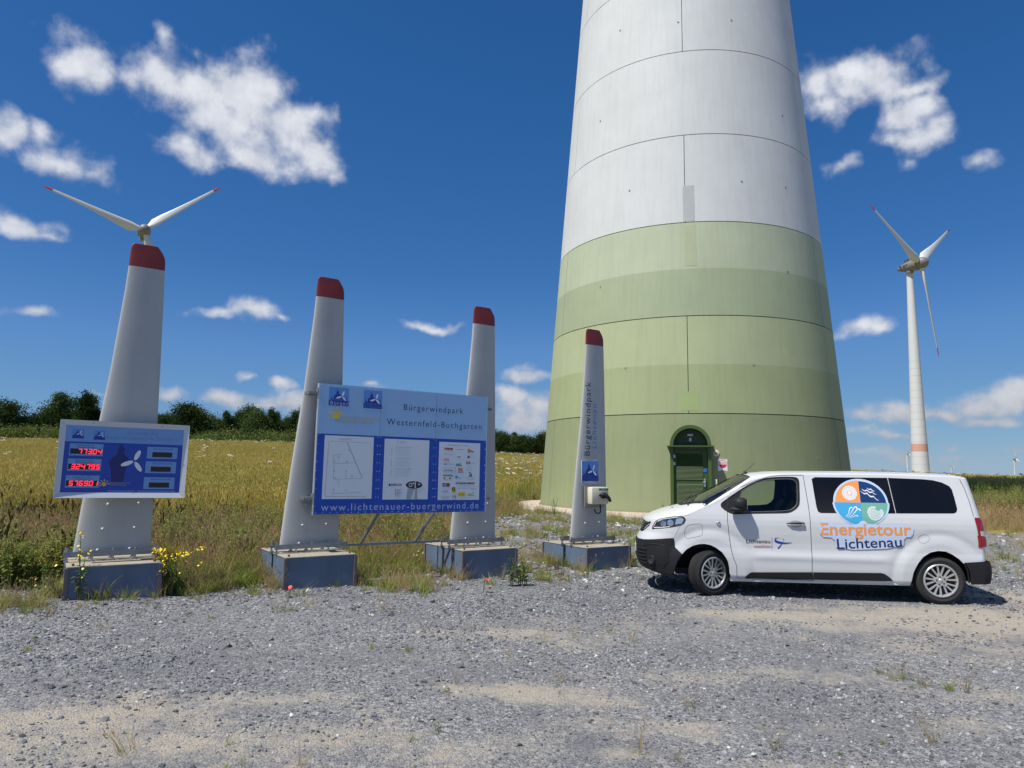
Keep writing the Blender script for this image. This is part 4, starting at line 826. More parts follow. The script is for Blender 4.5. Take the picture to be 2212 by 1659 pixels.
# LED display on the first pylon
DX0, DX1, DZ0, DZ1 = -.643, .884, 1.355, 2.352
dd = thing('led_display', 'blue framed display board with red LED figures on the leftmost-end pylon', 'display', row((DX0 + DX1)/2, .34, DZ0), RA)
dd['label'] = 'framed blue output display with three lit rows of red LED figures'
dd.rotation_euler = (0, rad(.65), RA); W2, DH = (DX1 - DX0)/2, DZ1 - DZ0
def dx(s): return s - (DX0 + DX1)/2
def dz(z): return z - DZ0 + .012 * 0
M_FR = mat('frame_white', (.56, .60, .64), .35, .1); M_DF = mat('display_blue', (.003, .052, .40), .3, coat=.2); M_DH = mat('display_pale', (.17, .33, .64), .3, coat=.2); M_LEDB = mat('led_window', (.012, .006, .008), .25)
fw_ = .068
for pl, nm in (([(-W2, 0), (W2, 0), (W2 - fw_, fw_), (-W2 + fw_, fw_)], 'b'), ([(-W2, DH), (W2, DH), (W2 - fw_, DH - fw_), (-W2 + fw_, DH - fw_)], 't'), ([(-W2, .002), (-W2, DH - .002), (-W2 + fw_, DH - fw_ - .002), (-W2 + fw_, fw_ + .002)], 'l'), ([(W2, .002), (W2, DH - .002), (W2 - fw_, DH - fw_ - .002), (W2 - fw_, fw_ + .002)], 'r')):
    b = MB(); n_ = 4; b.prism(pl, -.03, .07)
    b.v = [(v[0], v[1] + (.022 if (j < 4 and j in (2, 3)) else 0), v[2]) for j, v in enumerate(b.v)]; b.ob('frame_member', M_FR, dd)
b = MB(); b.box((-W2 + fw_ - .01, 0, fw_ - .01), (W2 - fw_ + .01, .06, DH - fw_ + .01)); b.ob('face', M_DF, dd)
YD = -.002
def drect(a, z0, c_, z1, m, nm='print', y=YD): b = MB(); b.box((dx(a), y, dz(z0)), (dx(c_), y + .0015, dz(z1))); return b.ob(nm, m, dd)
drect(DX0 + fw_, 2.075, DX1 - fw_, DZ1 - fw_, M_DH, 'header')
emblem(dd, dx(-.50), dz(2.115), .13, .125, YD - .001); emblem(dd, dx(-.26), dz(2.108), .13, .125, YD - .001)
text('lettering', 'Leistung des', .062, dx(.13), dz(2.197), YD - .001, mat('ink_slate', (.16, .20, .33), .5), dd, width=.36, spacing=1.2)
text('lettering', 'Bürgerwindparks im Überblick', .062, dx(-.115), dz(2.125), YD - .001, mat('ink_slate', (.16, .20, .33), .5), dd, width=.87, spacing=1.2)
b = MB(); b.flat([(dx(p[0]), dz(p[1])) for p in [(-.014, 1.563), (-.03, 1.72), (-.064, 1.827), (.0, 1.90), (.03, 1.925), (.035, 1.985), (.025, 1.99), (.055, 2.04), (.069, 2.075), (.083, 2.04), (.118, 1.99), (.108, 1.985), (.108, 1.925), (.14, 1.905), (.175, 1.84), (.14, 1.72), (.123, 1.563)]], YD); b.ob('church_print', mat('ink_midnight', (.012, .016, .14), .3), dd)
b = MB()
for (tx, tz) in ((.294, 1.985), (.08, 1.779), (.329, 1.705)):
    p0 = Vector((.236, 1.841)); d_ = Vector((tx, tz)) - p0; l_ = d_.length; d_.normalize(); n_ = Vector((-d_.y, d_.x)); b.flat([(dx(p0.x + d_.x * l_ * (.54 + .46 * math.cos(q)) + n_.x * .028 * math.sin(q)), dz(p0.y + d_.y * l_ * (.54 + .46 * math.cos(q)) + n_.y * .028 * math.sin(q))) for q in [2*math.pi*k/18 for k in range(18)]], YD - .0012)
b.ob('rotor_print', M_INKW, dd)
sunburst(dd, dx(-.095), dz(1.53), .065, YD - .001)
for k, z_ in enumerate((1.54, 1.515)): text('lettering', ('Energiegenossenschaft', 'Paderborner Land eG')[k], .03, dx(-.03), dz(z_), YD - .001, M_OLIV, dd, width=.24 - .05 * k)
drect(-.05, 1.438, .27, 1.449, M_DH); drect(.30, 1.438, .76, 1.449, M_DH)
SEG = {'0': 'abcdef', '1': 'bc', '2': 'abged', '3': 'abgcd', '4': 'fgbc', '5': 'afgcd', '6': 'afgedc', '7': 'abc', '9': 'abfgcd'}
SEGP = {'a': (0, 2, 1, 2), 'b': (1, 2, 1, 1), 'c': (1, 1, 1, 0), 'd': (0, 0, 1, 0), 'e': (0, 1, 0, 0), 'f': (0, 2, 0, 1), 'g': (0, 1, 1, 1)}
M_LED = mat('led_red', (.9, .02, .05), .4, emit=((1.0, .025, .06), 1.5))
CAPT = ['aktuelle Leistung in kW', 'Tagesertrag in kWh', 'Monatsertrag in kWh', 'versorgte Haushalte', 'CO2 Einsparung', 'Jahresertrag']
for k, (num, zc_) in enumerate((('77304', 1.973), ('324795', 1.777), ('576901', 1.563))):
    z_t = zc_ + .078
    drect(-.517 - .005 * k, zc_ - .078, -.140 - .006 * k, z_t, M_DH, 'caption_plate'); drect(-.506 - .007 * k, zc_ - .057, -.150 - .006 * k, zc_ + .012, M_LEDB, 'led_window', YD - .002)
    for j in range(2): text('lettering', CAPT[k][:24 - 6 * j], .024, dx(-.45 + .02 * j), dz(zc_ + .05 - .025 * j), YD - .001, M_NAVY, dd, width=.2)
    for j, ch in enumerate(reversed(num)):
        b = MB(); w_, h_ = .034, .026; xo = -.196 - .0555 * j - .006 * k; zo = zc_ - .049
        for sg in SEG[ch]:
            x0, z0, x1, z1 = SEGP[sg]; p0 = Vector((xo + x0 * w_ + z0 * h_ * .16, zo + z0 * h_)); p1 = Vector((xo + x1 * w_ + z1 * h_ * .16, zo + z1 * h_)); d_ = (p1 - p0).normalized(); n_ = Vector((-d_.y, d_.x)) * .0052; p0 -= d_ * .001; p1 += d_ * .001
            b.add([(dx(q.x), YD - .0028, dz(q.y)) for q in (p0 + n_, p1 + n_, p1 - n_, p0 - n_)], [(0, 1, 2, 3)])
        b.ob('led_digit', M_LED, dd)
    zr_ = zc_ - .012
    drect(.382 - .006 * k, zr_ - .080, .756 - .004 * k, zr_ + .078, M_DH, 'caption_plate'); drect(.447 - .006 * k, zr_ - .06, .692 - .004 * k, zr_ + .008, M_LEDB, 'led_window', YD - .002)
    text('lettering', CAPT[3 + k], .024, dx(.45), dz(zr_ + .045), YD - .001, M_NAVY, dd, width=.25)
for x_ in (-.40, .42): b = MB(); b.lathe([(.001, -.006), (.008, -.003), (.010, 0)], 10, T=Matrix.Translation((x_, -.03, DH - .03))); b.ob('screw', M_STEEL, dd)
b = MB(); b.box((-.30, .0701, .2), (.30, .16, .26)); b.box((-.30, .0701, .72), (.30, .16, .78)); b.ob('rear_bracket', M_STEEL, dd)
# ------------------------------------------------------------------ white passenger van
VA = rad(-9.321); VO = (3.2336, 12.0977, -.0977)
van = thing('passenger_van', 'white passenger van with an Energietour Lichtenau sticker parked in front of the tower', 'van', VO, VA)
# local frame: x to the rear, y away from the camera side, z up, origin on the ground under the front axle; half width function W
XRF, MF, RC, WB_ = -.35, 2.5, .10, 3.272
def lin(x, tab): return np.interp(x, [p[0] for p in tab], [p[1] for p in tab])
T_WZ = [(.20, .885), (.27, .915), (.32, .935), (.45, .948), (.58, .954), (.66, .951), (.74, .944), (.82, .945), (.95, .953), (1.08, .956), (1.16, .952), (1.24, .940), (1.30, .927), (1.86, .792), (2.2, .71)]
T_XF = [(.2, -1.0), (.36, -1.05), (.44, -1.09), (.52, -1.11), (.70, -1.105), (.80, -1.095), (.86, -1.06), (.92, -1.02), (1.0, -1.0), (1.08, -.985), (1.2, -.93), (1.4, -.6), (2.2, -.5)]
T_XB = [(.2, 3.90), (.63, 3.915), (.9, 3.925), (1.1, 3.905), (1.33, 3.872), (1.58, 3.835), (1.8, 3.795), (1.86, 3.775), (2.2, 3.7)]
T_ZT = [(-1.1, 1.06), (-1.0, 1.085), (-.95, 1.13), (-.84, 1.195), (-.65, 1.265), (-.37, 1.338), (-.33, 1.36), (.0, 1.537), (.3, 1.697), (.56, 1.832), (.63, 1.856), (.81, 1.884), (1.03, 1.905), (1.33, 1.916), (2.3, 1.926), (2.9, 1.92), (3.4, 1.909), (3.65, 1.898), (3.75, 1.885), (3.80, 1.872)]
T_H = [(-1.1, .01), (-1.0, .02), (-.84, .085), (-.65, .115), (-.37, .145), (0, .19), (.3, .19), (.56, .14), (.65, .11), (.9, .07), (1.1, .055), (3.6, .055), (3.8, .05)]
T_N = [(-1.1, 2.2), (-.4, 2.2), (0, 2.3), (.6, 2.4), (.9, 2.2), (3.9, 2.2)]
T_Z0 = [(-1.12, .395), (-1.02, .365), (-.83, .318), (-.65, .277), (-.5, .258), (.3, .248), (2.85, .282), (3.0, .30), (3.9, .33)]
def wheel_d(x, z): return np.minimum(np.hypot(x, z - .345), np.hypot(x - WB_, z - .345))
def Wf(x, z):
    x = np.asarray(x, float); z = np.asarray(z, float); w_ = lin(z, T_WZ)
    d = wheel_d(x, z); w_ = w_ + .020 * (1 - sstep(.50, .66, d)) - .006 * np.exp(-((d - .67) / .05) ** 2)
    w_ = w_ + .010 * np.exp(-((z - .62) / .05) ** 2) * sstep(.5, .8, x) * (1 - sstep(2.4, 2.7, x))
    tt = np.clip((XRF - x) / (XRF - lin(z, T_XF)), 0, 1); w_ = w_ * (1 - tt ** MF) ** (1 / MF)
    xb = lin(z, T_XB); dxr = np.clip(x - (xb - RC), 0, RC); return w_ - RC + np.sqrt(np.maximum(RC * RC - dxr * dxr, 0))
NF, NS, NR, NFACE, NZ, NC = 105, 320, 8, 14, 116, 34
cols = NF + NS + NR + NFACE
U = np.zeros((cols, NZ)); Zg = np.zeros((cols, NZ)); Yg = np.zeros((cols, NZ))
XFR = 1 - np.linspace(0, 1, NF + 1)[:NF] ** 1.9; XFR[0] = 1.0
for c_ in range(cols):
    if c_ < NF: xa = XRF - (XRF + 1.02) * XFR[c_]
    elif c_ < NF + NS: xa = XRF + (3.72 - XRF) * (c_ - NF) / (NS - 1)
    else: xa = 3.79
    zs_ = float(lin(xa, T_ZT) - lin(xa, T_H)); z0_ = float(lin(xa, T_Z0))
    if c_ >= NF + NS + NR: zs_ = 1.822 + .05 * (1 - ((cols - 1 - c_) / NFACE * 0 + (1 - (c_ - NF - NS - NR + 1) / NFACE)) ** 2.2) ** (1/2.2)
    z = z0_ + (zs_ - z0_) * np.linspace(0, 1, NZ); xb = lin(z, T_XB)
    if c_ < NF: x = XRF - (XRF - lin(z, T_XF)) * XFR[c_]; y = Wf(x, z) if c_ else np.zeros(NZ)
    elif c_ < NF + NS: x = XRF + (xb - RC - XRF) * (c_ - NF) / (NS - 1); y = Wf(x, z)
    elif c_ < NF + NS + NR: a = math.pi/2 * (c_ - NF - NS + 1) / NR; x = xb - RC + RC * math.sin(a); y = lin(z, T_WZ) - RC + RC * math.cos(a)
    else: x = xb; y = (lin(z, T_WZ) - RC) * (1 - (c_ - NF - NS - NR + 1) / NFACE)
    U[c_], Zg[c_], Yg[c_] = x, z, y
# outlines traced in side view (x, z)
def arch(cx, r): return [(cx + r * math.cos(a), .345 + r * 1.0 * math.sin(a)) for a in np.linspace(-.25, math.pi + .25, 44)] + [(cx - r * .95, .0), (cx + r * .95, .0)]
AF, AR = arch(-.07, .437), arch(3.262, .437)
AF = [(-.423, .622), (-.361, .692), (-.267, .751), (-.174, .780), (-.081, .789), (.011, .773), (.102, .729), (.183, .667), (.236, .594), (.271, .526), (.288, .44), (.296, .34), (.297, .1), (-.56, .1), (-.55, .35), (-.50, .50)]
AR = [(2.845, .1), (2.856, .316), (2.888, .463), (2.958, .598), (3.039, .694), (3.143, .757), (3.244, .783), (3.344, .777), (3.441, .733), (3.525, .67), (3.580, .61), (3.625, .50), (3.64, .1)]
DOOR = [(.29, 1.445), (.274, 1.262), (.272, 1.137), (.289, .928), (.312, .719), (.349, .568), (.388, .472), (.393, .285), (1.509, .285), (1.485, .414), (1.488, .686), (1.484, .96), (1.48, 1.233), (1.471, 1.439), (1.451, 1.676), (1.4385, 1.852), (1.167, 1.848), (.958, 1.828), (.746, 1.766), (.532, 1.672), (.331, 1.566), (.301, 1.53)]
WOUT = [(.183, 1.372), (.195, 1.408), (.281, 1.473), (.469, 1.603), (.627, 1.698), (.77, 1.762), (.876, 1.795), (1.015, 1.815), (1.188, 1.822), (1.311, 1.82), (1.353, 1.804), (1.37, 1.762), (1.364, 1.647), (1.353, 1.472), (1.337, 1.395), (1.285, 1.339), (1.215, 1.296), (1.146, 1.277), (.601, 1.259), (.394, 1.244), (.326, 1.256), (.258, 1.29), (.198, 1.337)]
WIN = [(.481, 1.575), (.625, 1.663), (.768, 1.734), (.895, 1.769), (1.048, 1.786), (1.219, 1.792), (1.28, 1.783), (1.325, 1.754), (1.338, 1.70), (1.323, 1.471), (1.312, 1.416), (1.274, 1.366), (1.189, 1.309), (.602, 1.279), (.465, 1.273)]
RWIN = [(1.559, 1.798), (1.609, 1.824), (2.648, 1.828), (3.128, 1.815), (3.281, 1.802), (3.405, 1.77), (3.5, 1.718), (3.53, 1.665), (3.545, 1.547), (3.559, 1.386), (3.54, 1.339), (3.5, 1.321), (1.641, 1.288), (1.604, 1.311), (1.589, 1.373), (1.571, 1.622)]
LAMP = [(-.862, .968), (-.85, 1.016), (-.815, 1.088), (-.757, 1.132), (-.656, 1.158), (-.523, 1.182), (-.408, 1.190), (-.371, 1.170), (-.357, 1.139), (-.377, 1.091), (-.429, 1.053), (-.582, 1.018)]
BUMP = [(-1.4, .78), (-1.05, .785), (-.90, .806), (-.649, .845), (-.536, .856), (-.533, .772), (-.524, .716), (-.423, .622), (-.30, .50), (-.30, .0), (-1.4, .0)]
RBUMP = [(3.40, .0), (3.45, .50), (3.575, .618), (3.86, .641), (4.2, .641), (4.2, .0)]
TAIL = [(3.775, 1.262), (3.80, 1.262), (4.2, 1.255), (4.2, .842), (3.80, .842), (3.800, .90), (3.790, 1.1)]
WOUT, WIN = [[q for i in range(len(P)) for q in ((P[i][0]*.8 + P[(i+1) % len(P)][0]*.2, P[i][1]*.8 + P[(i+1) % len(P)][1]*.2), (P[i][0]*.2 + P[(i+1) % len(P)][0]*.8, P[i][1]*.2 + P[(i+1) % len(P)][1]*.8))] for P in (WOUT, WIN)]
POLYS = {'AF': AF, 'AR': AR, 'DOOR': DOOR, 'WOUT': WOUT, 'WIN': WIN, 'LAMP': LAMP, 'BUMP': BUMP, 'RBUMP': RBUMP}
def inpoly(P, x, z):
    r = np.zeros(np.shape(x), bool); n_ = len(P)
    for i in range(n_):
        x0, z0 = P[i]; x1, z1 = P[(i+1) % n_]
        if z0 == z1: continue
        r ^= ((z0 > z) != (z1 > z)) & (x < (x1 - x0) * (z - z0) / (z1 - z0) + x0)
    return r
# pull grid points that lie next to an outline onto it
mask = np.zeros((cols, NZ), bool); mask[NF//3:NF + NS, :] = True; mask &= (U > -.93)
best = np.full((cols, NZ), .0078); nxg, nzg = U.copy(), Zg.copy()
for P in POLYS.values():
    for i in range(len(P)):
        a, c_ = np.array(P[i]), np.array(P[(i+1) % len(P)]); d_ = c_ - a; l2 = max(d_ @ d_, 1e-9)
        t_ = np.clip(((U - a[0]) * d_[0] + (Zg - a[1]) * d_[1]) / l2, 0, 1); qx, qz = a[0] + t_ * d_[0], a[1] + t_ * d_[1]
        dd_ = np.hypot(U - qx, Zg - qz); k = mask & (dd_ < best); best[k] = dd_[k]; nxg[k] = qx[k]; nzg[k] = qz[k]
mv = mask & (best < .0078); nzg[:, -1] = Zg[:, -1]; nxg[:, -1] = U[:, -1]; mv[:, -1] = False
U[mv] = nxg[mv]; Zg[mv] = nzg[mv]; Yg[mv] = Wf(U, Zg)[mv]
# cap (bonnet, windscreen, roof): strips from the shoulder to the centre line
ncap = NF + NS + NR; V = np.linspace(0, 1, NC + 1)
CX = np.repeat(U[:ncap, -1:], NC + 1, 1); cz0 = Zg[:ncap, -1:]; cy0 = Yg[:ncap, -1:]; nexp = lin(U[:ncap, -1:], T_N); hh_ = np.maximum(lin(U[:ncap, -1:], T_ZT) - cz0, .004)
yf = np.sin((1 - V)[None, :] * math.pi/2); CY = cy0 * yf; CZ = cz0 + hh_ * (1 - np.clip(yf, 0, 1) ** nexp) ** (1 / nexp)
side_v = np.stack([U, Yg, Zg], -1).reshape(-1, 3); cap_v = np.stack([CX, CY, CZ], -1)[:, 1:].reshape(-1, 3); NSV = len(side_v)
ALLV = np.concatenate([side_v, cap_v])
quads = []; 
for c_ in range(cols - 1):
    o = c_ * NZ
    for j in range(NZ - 1): quads.append((o + j, o + NZ + j, o + NZ + j + 1, o + j + 1))
nside = len(quads)
def cidx(c_, j): return c_ * NZ + NZ - 1 if j == 0 else NSV + c_ * NC + j - 1
for c_ in range(ncap - 1):
    for j in range(NC): quads.append((cidx(c_, j), cidx(c_ + 1, j), cidx(c_ + 1, j + 1), cidx(c_, j + 1)))
quads = np.array(quads); CE = ALLV[quads].mean(1); fx, fy, fz = CE.T; isside = np.arange(len(quads)) < nside
cl = np.full(len(quads), 'body', dtype=object)
cl[~isside] = 'roof'
ycl = np.abs(fy); xcowl = -.38 + .30 * (ycl / .85) ** 2
zedge = np.where(fx < -.08, -9, 1.478 + (fx - .128) * .632)
cl[(~isside) & (fx < xcowl) & (fx < -.06)] = 'bonnet'
cl[(~isside) & (fx >= xcowl) & (fz > zedge) & (fx < .60 + .07 * (ycl/.8) ** 2)] = 'windscreen'
cl[(~isside) & (fx >= xcowl) & (fx < .9) & (cl == 'roof') & (fx < .66)] = 'body'
fr = isside & (fx < -.30)
ins = {k: inpoly(P, fx, fz) & isside for k, P in POLYS.items()}
cl[ins['DOOR']] = 'front_door'
cl[ins['WOUT']] = 'window_trim'; cl[ins['WIN']] = 'door_window'
cl[ins['LAMP'] & fr] = 'headlamp'
cl[ins['BUMP'] & fr] = 'front_bumper'; cl[ins['RBUMP'] & (fx > 3.4)] = 'rear_bumper'
cl[isside & (fz > .905) & (fz < 1.072) & (fx < -.80) & (ycl < .30 + (fz - .905) / .167 * .36)] = 'grille'
rearf = isside & (fx > 3.70); tg = isside & (np.arange(len(quads)) // (NZ - 1) >= NF + NS + 2) & (cl == 'body'); cl[tg] = 'tailgate'
cl[rearf & inpoly(TAIL, fx, fz) & (ycl > .74)] = 'tail_lamp'
cl[tg & (fz > 1.28) & (fz < 1.74) & (ycl < .66)] = 'rear_window'
cl[ins['AF'] | ins['AR']] = 'none'
M_PAINT = mat('white_paint', (.60, .61, .625), .38, coat=.4, var=.04, vscale=1.5); M_TRIM = mat('trim_black', (.014, .0145, .016), .6, bump=.05, bscale=300, spec=.3); M_GLASS = glassmat('clear_glass', (.80, .86, .82)); M_PRIV = mat('privacy_glass', (.006, .006, .009), .06, spec=.35)
M_RUB = mat('rubber', (.02, .02, .021), .6); M_LAMPB = mat('lamp_housing', (.03, .033, .04), .15, coat=.8); M_TAILR = mat('tail_red', (.30, .008, .012), .15, coat=.8)
PM = {'body': M_PAINT, 'roof': M_PAINT, 'bonnet': M_PAINT, 'front_door': M_PAINT, 'tailgate': M_PAINT, 'windscreen': glassmat('windscreen_glass', (.90, .95, .90), 1.95), 'door_window': M_GLASS, 'window_trim': M_TRIM, 'headlamp': M_LAMPB, 'front_bumper': M_TRIM, 'rear_bumper': M_TRIM, 'grille': M_BLK, 'tail_lamp': M_TAILR, 'rear_window': M_PRIV}
# smooth normals come from the whole skin so that panels meet without a break
nrm = np.zeros_like(ALLV); fn_ = np.cross(ALLV[quads[:, 2]] - ALLV[quads[:, 0]], ALLV[quads[:, 3]] - ALLV[quads[:, 1]])
for k in range(4): np.add.at(nrm, quads[:, k], fn_)
nrm /= np.maximum(np.linalg.norm(nrm, axis=1)[:, None], 1e-12)
if nrm[(NF + NS//2) * NZ + NZ//2][1] < 0: nrm = -nrm
VPART = {}
def skin(name, sel, side, parent, mats, push=0.0, shift=None):
    q = quads[sel]; ids, inv = np.unique(q, return_inverse=True); inv = inv.reshape(q.shape); v = ALLV[ids] + nrm[ids] * push; nn_ = nrm[ids].copy()
    if shift is not None: v = v + np.array(shift)
    if side < 0: v = v * [1, -1, 1]; nn_ = nn_ * [1, -1, 1]
    a = v[inv]; f_ = np.cross(a[:, 2] - a[:, 0], a[:, 3] - a[:, 1]); flip = (f_ * nn_[inv].mean(1)).sum(1) < 0; inv[flip] = inv[flip][:, ::-1]
    me = bpy.data.meshes.new(name); me.from_pydata(v.tolist(), [], inv.tolist()); me.materials.append(mats); me.polygons.foreach_set('use_smooth', [True] * len(inv))
    try: me.normals_split_custom_set_from_vertices(nn_.tolist())
    except Exception: pass
    return link(name, me, parent)
doors = {}
for side in (-1, 1):
    for nm in ('body', 'roof', 'bonnet', 'front_door', 'tailgate', 'windscreen', 'window_trim', 'headlamp', 'front_bumper', 'rear_bumper', 'grille', 'tail_lamp', 'rear_window'):
        o = skin(nm if nm != 'body' else 'body_side', cl == nm, side, van, PM[nm], push={'front_bumper': .012, 'rear_bumper': .03, 'headlamp': -.012, 'grille': -.03, 'tail_lamp': .006, 'window_trim': -.004}.get(nm, 0))
        if nm == 'front_door': doors[side] = o
        if nm == 'rear_bumper':
            for q in o.data.vertices: q.co.x += .012 + .035 * math.sin(math.pi * min(1, max(0, (q.co.z - .29) / .36))) ** .6 * min(1, max(0, (q.co.x - 3.6) / .2))
    skin('door_window', cl == 'door_window', side, doors[side], M_GLASS, push=-.012)
    # headliner and inner trim, dark, just inside the skin
    inn = np.isin(cl, ['body', 'roof', 'front_door', 'tailgate', 'window_trim', 'rear_window']) & (fx > -.15) & (fz > .75)
    skin('inner_trim', inn, side, van, mat('trim_inside', (.030, .031, .034), .8), push=-.05)
def vS(x, z, off=0.0, side=-1):
    w_ = float(Wf(x, z)); e = 1e-3; gx = (float(Wf(x + e, z)) - w_) / e; gzz = (float(Wf(x, z + e)) - w_) / e; n_ = Vector((-gx, 1, -gzz)).normalized(); return (x + n_.x * off, side * (w_ + n_.y * off), z + n_.z * off)
def resample(P, st, closed=True):
    o = []; n_ = len(P)
    for i in range(n_ if closed else n_ - 1):
        a, c_ = P[i], P[(i+1) % n_]; k = max(1, int(math.hypot(c_[0]-a[0], c_[1]-a[1]) / st)); o += [(a[0] + (c_[0]-a[0]) * j / k, a[1] + (c_[1]-a[1]) * j / k) for j in range(k)]
    return o if closed else o + [P[-1]]
def smooth_poly(P, it=2):
    for _ in range(it): P = [q for i in range(len(P)) for q in ((P[i][0]*.75 + P[(i+1) % len(P)][0]*.25, P[i][1]*.75 + P[(i+1) % len(P)][1]*.25), (P[i][0]*.25 + P[(i+1) % len(P)][0]*.75, P[i][1]*.25 + P[(i+1) % len(P)][1]*.75))]
    return P
def ribbon(name, P, wd, off, m, parent, side, closed=False):
    P = resample(P, .03, closed); b = MB(); n_ = len(P); vs_ = []
    for i, p in enumerate(P):
        a = P[(i-1) % n_] if closed or i else p; c_ = P[(i+1) % n_] if closed or i < n_-1 else p; d_ = Vector((c_[0]-a[0], c_[1]-a[1])); d_ = d_.normalized() if d_.length > 0 else Vector((1, 0)); q = Vector((-d_.y, d_.x)) * wd/2
        vs_ += [vS(p[0] + q.x, p[1] + q.y, off, side), vS(p[0] - q.x, p[1] - q.y, off, side)]
    k = n_ if closed else n_ - 1
    b.add(vs_, [(2*i, 2*i+1, (2*i+3) % (2*n_), (2*i+2) % (2*n_)) for i in range(k)]); return b.ob(name, m, parent)
def sidetube(name, P, r_, off, m, parent, side, closed=False, n=6):
    P = resample(P, .03, closed); P = P + [P[0]] if closed else P; b = MB(); b.tube([vS(p[0], p[1], off, side) for p in P], r_, n); return b.ob(name, m, parent, smooth=60)
from mathutils.geometry import delaunay_2d_cdt
def sidepatch(name, P, off, m, parent, side, grid=.05, edge=.0, y_only=None):
    """a panel or print laid on the van's flank: outline triangulated with inner points so that it follows the surface"""
    P = resample(P, grid); n_ = len(P); pts = [Vector(p) for p in P]
    X0, X1 = min(p[0] for p in P), max(p[0] for p in P); Z0, Z1 = min(p[1] for p in P), max(p[1] for p in P)
    gx_, gz_ = np.meshgrid(np.arange(X0 + grid*.5, X1, grid), np.arange(Z0 + grid*.5, Z1, grid)); k = inpoly(P, gx_, gz_)
    if grid < .2: pts += [Vector((a, c_)) for a, c_ in zip(gx_[k], gz_[k])]
    r_ = delaunay_2d_cdt(pts, [], [list(range(n_))], 1, 1e-6); vv, ff = r_[0], r_[2]
    b = MB(); b.add([vS(p.x, p.y, off, side) for p in vv], [tuple(f) for f in ff])
    if edge:
        b.add([vS(p[0], p[1], off, side) for p in P] + [vS(p[0], p[1], off - edge, side) for p in P], [(i, (i+1) % n_, n_ + (i+1) % n_, n_ + i) for i in range(n_)])
    return b.ob(name, m, parent, smooth=35 if edge else None)
M_GAP = mat('panel_gap', (.025, .026, .028), .8); M_FAINT = mat('panel_gap_fine', (.16, .165, .17), .8); M_CHROME = mat('chrome', (.75, .77, .80), .12, 1.0)
for side in (-1, 1):
    d_ = doors[side]
    ribbon('door_gap', DOOR, .008, .0012, M_GAP, d_, side, True)
    ribbon('wing_gap', [(-.663, 1.162), (-.53, 1.19), (-.40, 1.203)], .005, .0012, M_FAINT, van, side); ribbon('bonnet_gap', [(-.40, 1.20), (-.30, 1.222)], .005, .0012, M_FAINT, van, side)
    ribbon('bumper_gap', [(-.536, .856), (-.50, .93), (-.47, .985), (-.44, 1.05)], .004, .0012, M_FAINT, van, side)
    ribbon('tailgate_gap', [(3.66, 1.82), (3.70, 1.70), (3.74, 1.50), (3.765, 1.28)], .008, .0015, M_GAP, van, side)
    sidetube('window_seal', WOUT, .0065, -.001, M_RUB, d_, side, True); sidetube('glass_seal', WIN, .0075, -.004, mat('seal_grey', (.09, .09, .095), .5), d_, side, True)
    ribbon('quarter_gap', [(.272, 1.28), (.283, 1.44)], .006, .002, M_GAP, d_, side)
    sidetube('bumper_lip', [(-.423, .622), (-.50, .50), (-.55, .35), (-.553, .27)], .012, .0, M_TRIM, van, side); sidetube('bumper_lip', [(3.580, .61), (3.625, .50), (3.638, .33)], .012, .0, M_TRIM, van, side)
    for A_, nm in ((AF[:12], 'wheel_arch_lip'), (AR[1:12], 'wheel_arch_lip')): sidetube(nm, A_, .010, -.008, M_PAINT, van, side)
    # wheel wells
    for cx in (-.07, WB_):
        b = MB(); N = 24
        pr = [(cx + .47 * math.cos(a), .345 + .47 * math.sin(a)) for a in np.linspace(-.06, math.pi + .06, N)]
        vs_ = [(p[0], side * .925, p[1]) for p in pr] + [(p[0], side * .50, p[1]) for p in pr]; b.add(vs_, [(i, i+1, N+i+1, N+i) for i in range(N-1)] + [tuple(range(N, 2*N))]); b.ob('wheel_well', mat('well_black', (.010, .010, .011), .9), van)
    # rear side windows: two dark panes in one band
    sidepatch('rear_side_window', [p for p in RWIN if p[0] < 2.65] [:0] + [(1.559, 1.798), (1.609, 1.824), (2.648, 1.828), (2.699, 1.3045), (1.641, 1.288), (1.604, 1.311), (1.589, 1.373), (1.571, 1.622)], .003, M_PRIV, van, side, edge=.008)
    sidepatch('rear_side_window', [(2.660, 1.828), (3.128, 1.815), (3.281, 1.802), (3.405, 1.77), (3.5, 1.718), (3.53, 1.665), (3.545, 1.547), (3.559, 1.386), (3.54, 1.339), (3.5, 1.321), (2.711, 1.3052)], .003, M_PRIV, van, side, edge=.008)
    ribbon('window_divider', [(2.654, 1.828), (2.705, 1.305)], .008, .0034, mat('divider_grey', (.5, .5, .5), .5), van, side)
    # flank trim and sill
    sidepatch('side_trim', [(.503, .285), (.534, .325), (.56, .352), (.603, .376), (1.488, .408), (1.505, .303)], .016, M_TRIM, d_, side, edge=.02)
    sidepatch('side_trim', [(1.497, .408), (1.514, .303), (2.616, .321), (2.567, .371), (2.505, .416), (2.455, .430)], .016, M_TRIM, van, side, edge=.02)
    b = MB(); b.box((.30, side*.90 - .02, .225), (2.86, side*.90 + .02, .262), T=Matrix.Rotation(rad(-.62), 4, 'Y'), bev=.008); b.ob('sill', M_PAINT, van)
    # flaps, repeater, handle
    ribbon('charge_flap_gap', smooth_poly([(-.38, .964), (-.356, 1.021), (-.309, 1.065), (-.159, 1.092), (-.109, 1.070), (-.107, .924), (-.135, .9), (-.265, .873), (-.345, .845), (-.381, .908)], 2), .005, .0015, M_FAINT, van, side, True)
    if side < 0: ribbon('fuel_flap_gap', smooth_poly([(2.97, .966), (3.106, 1.023), (3.158, .931), (3.028, .857)], 2), .004, .0015, M_FAINT, van, side, True)
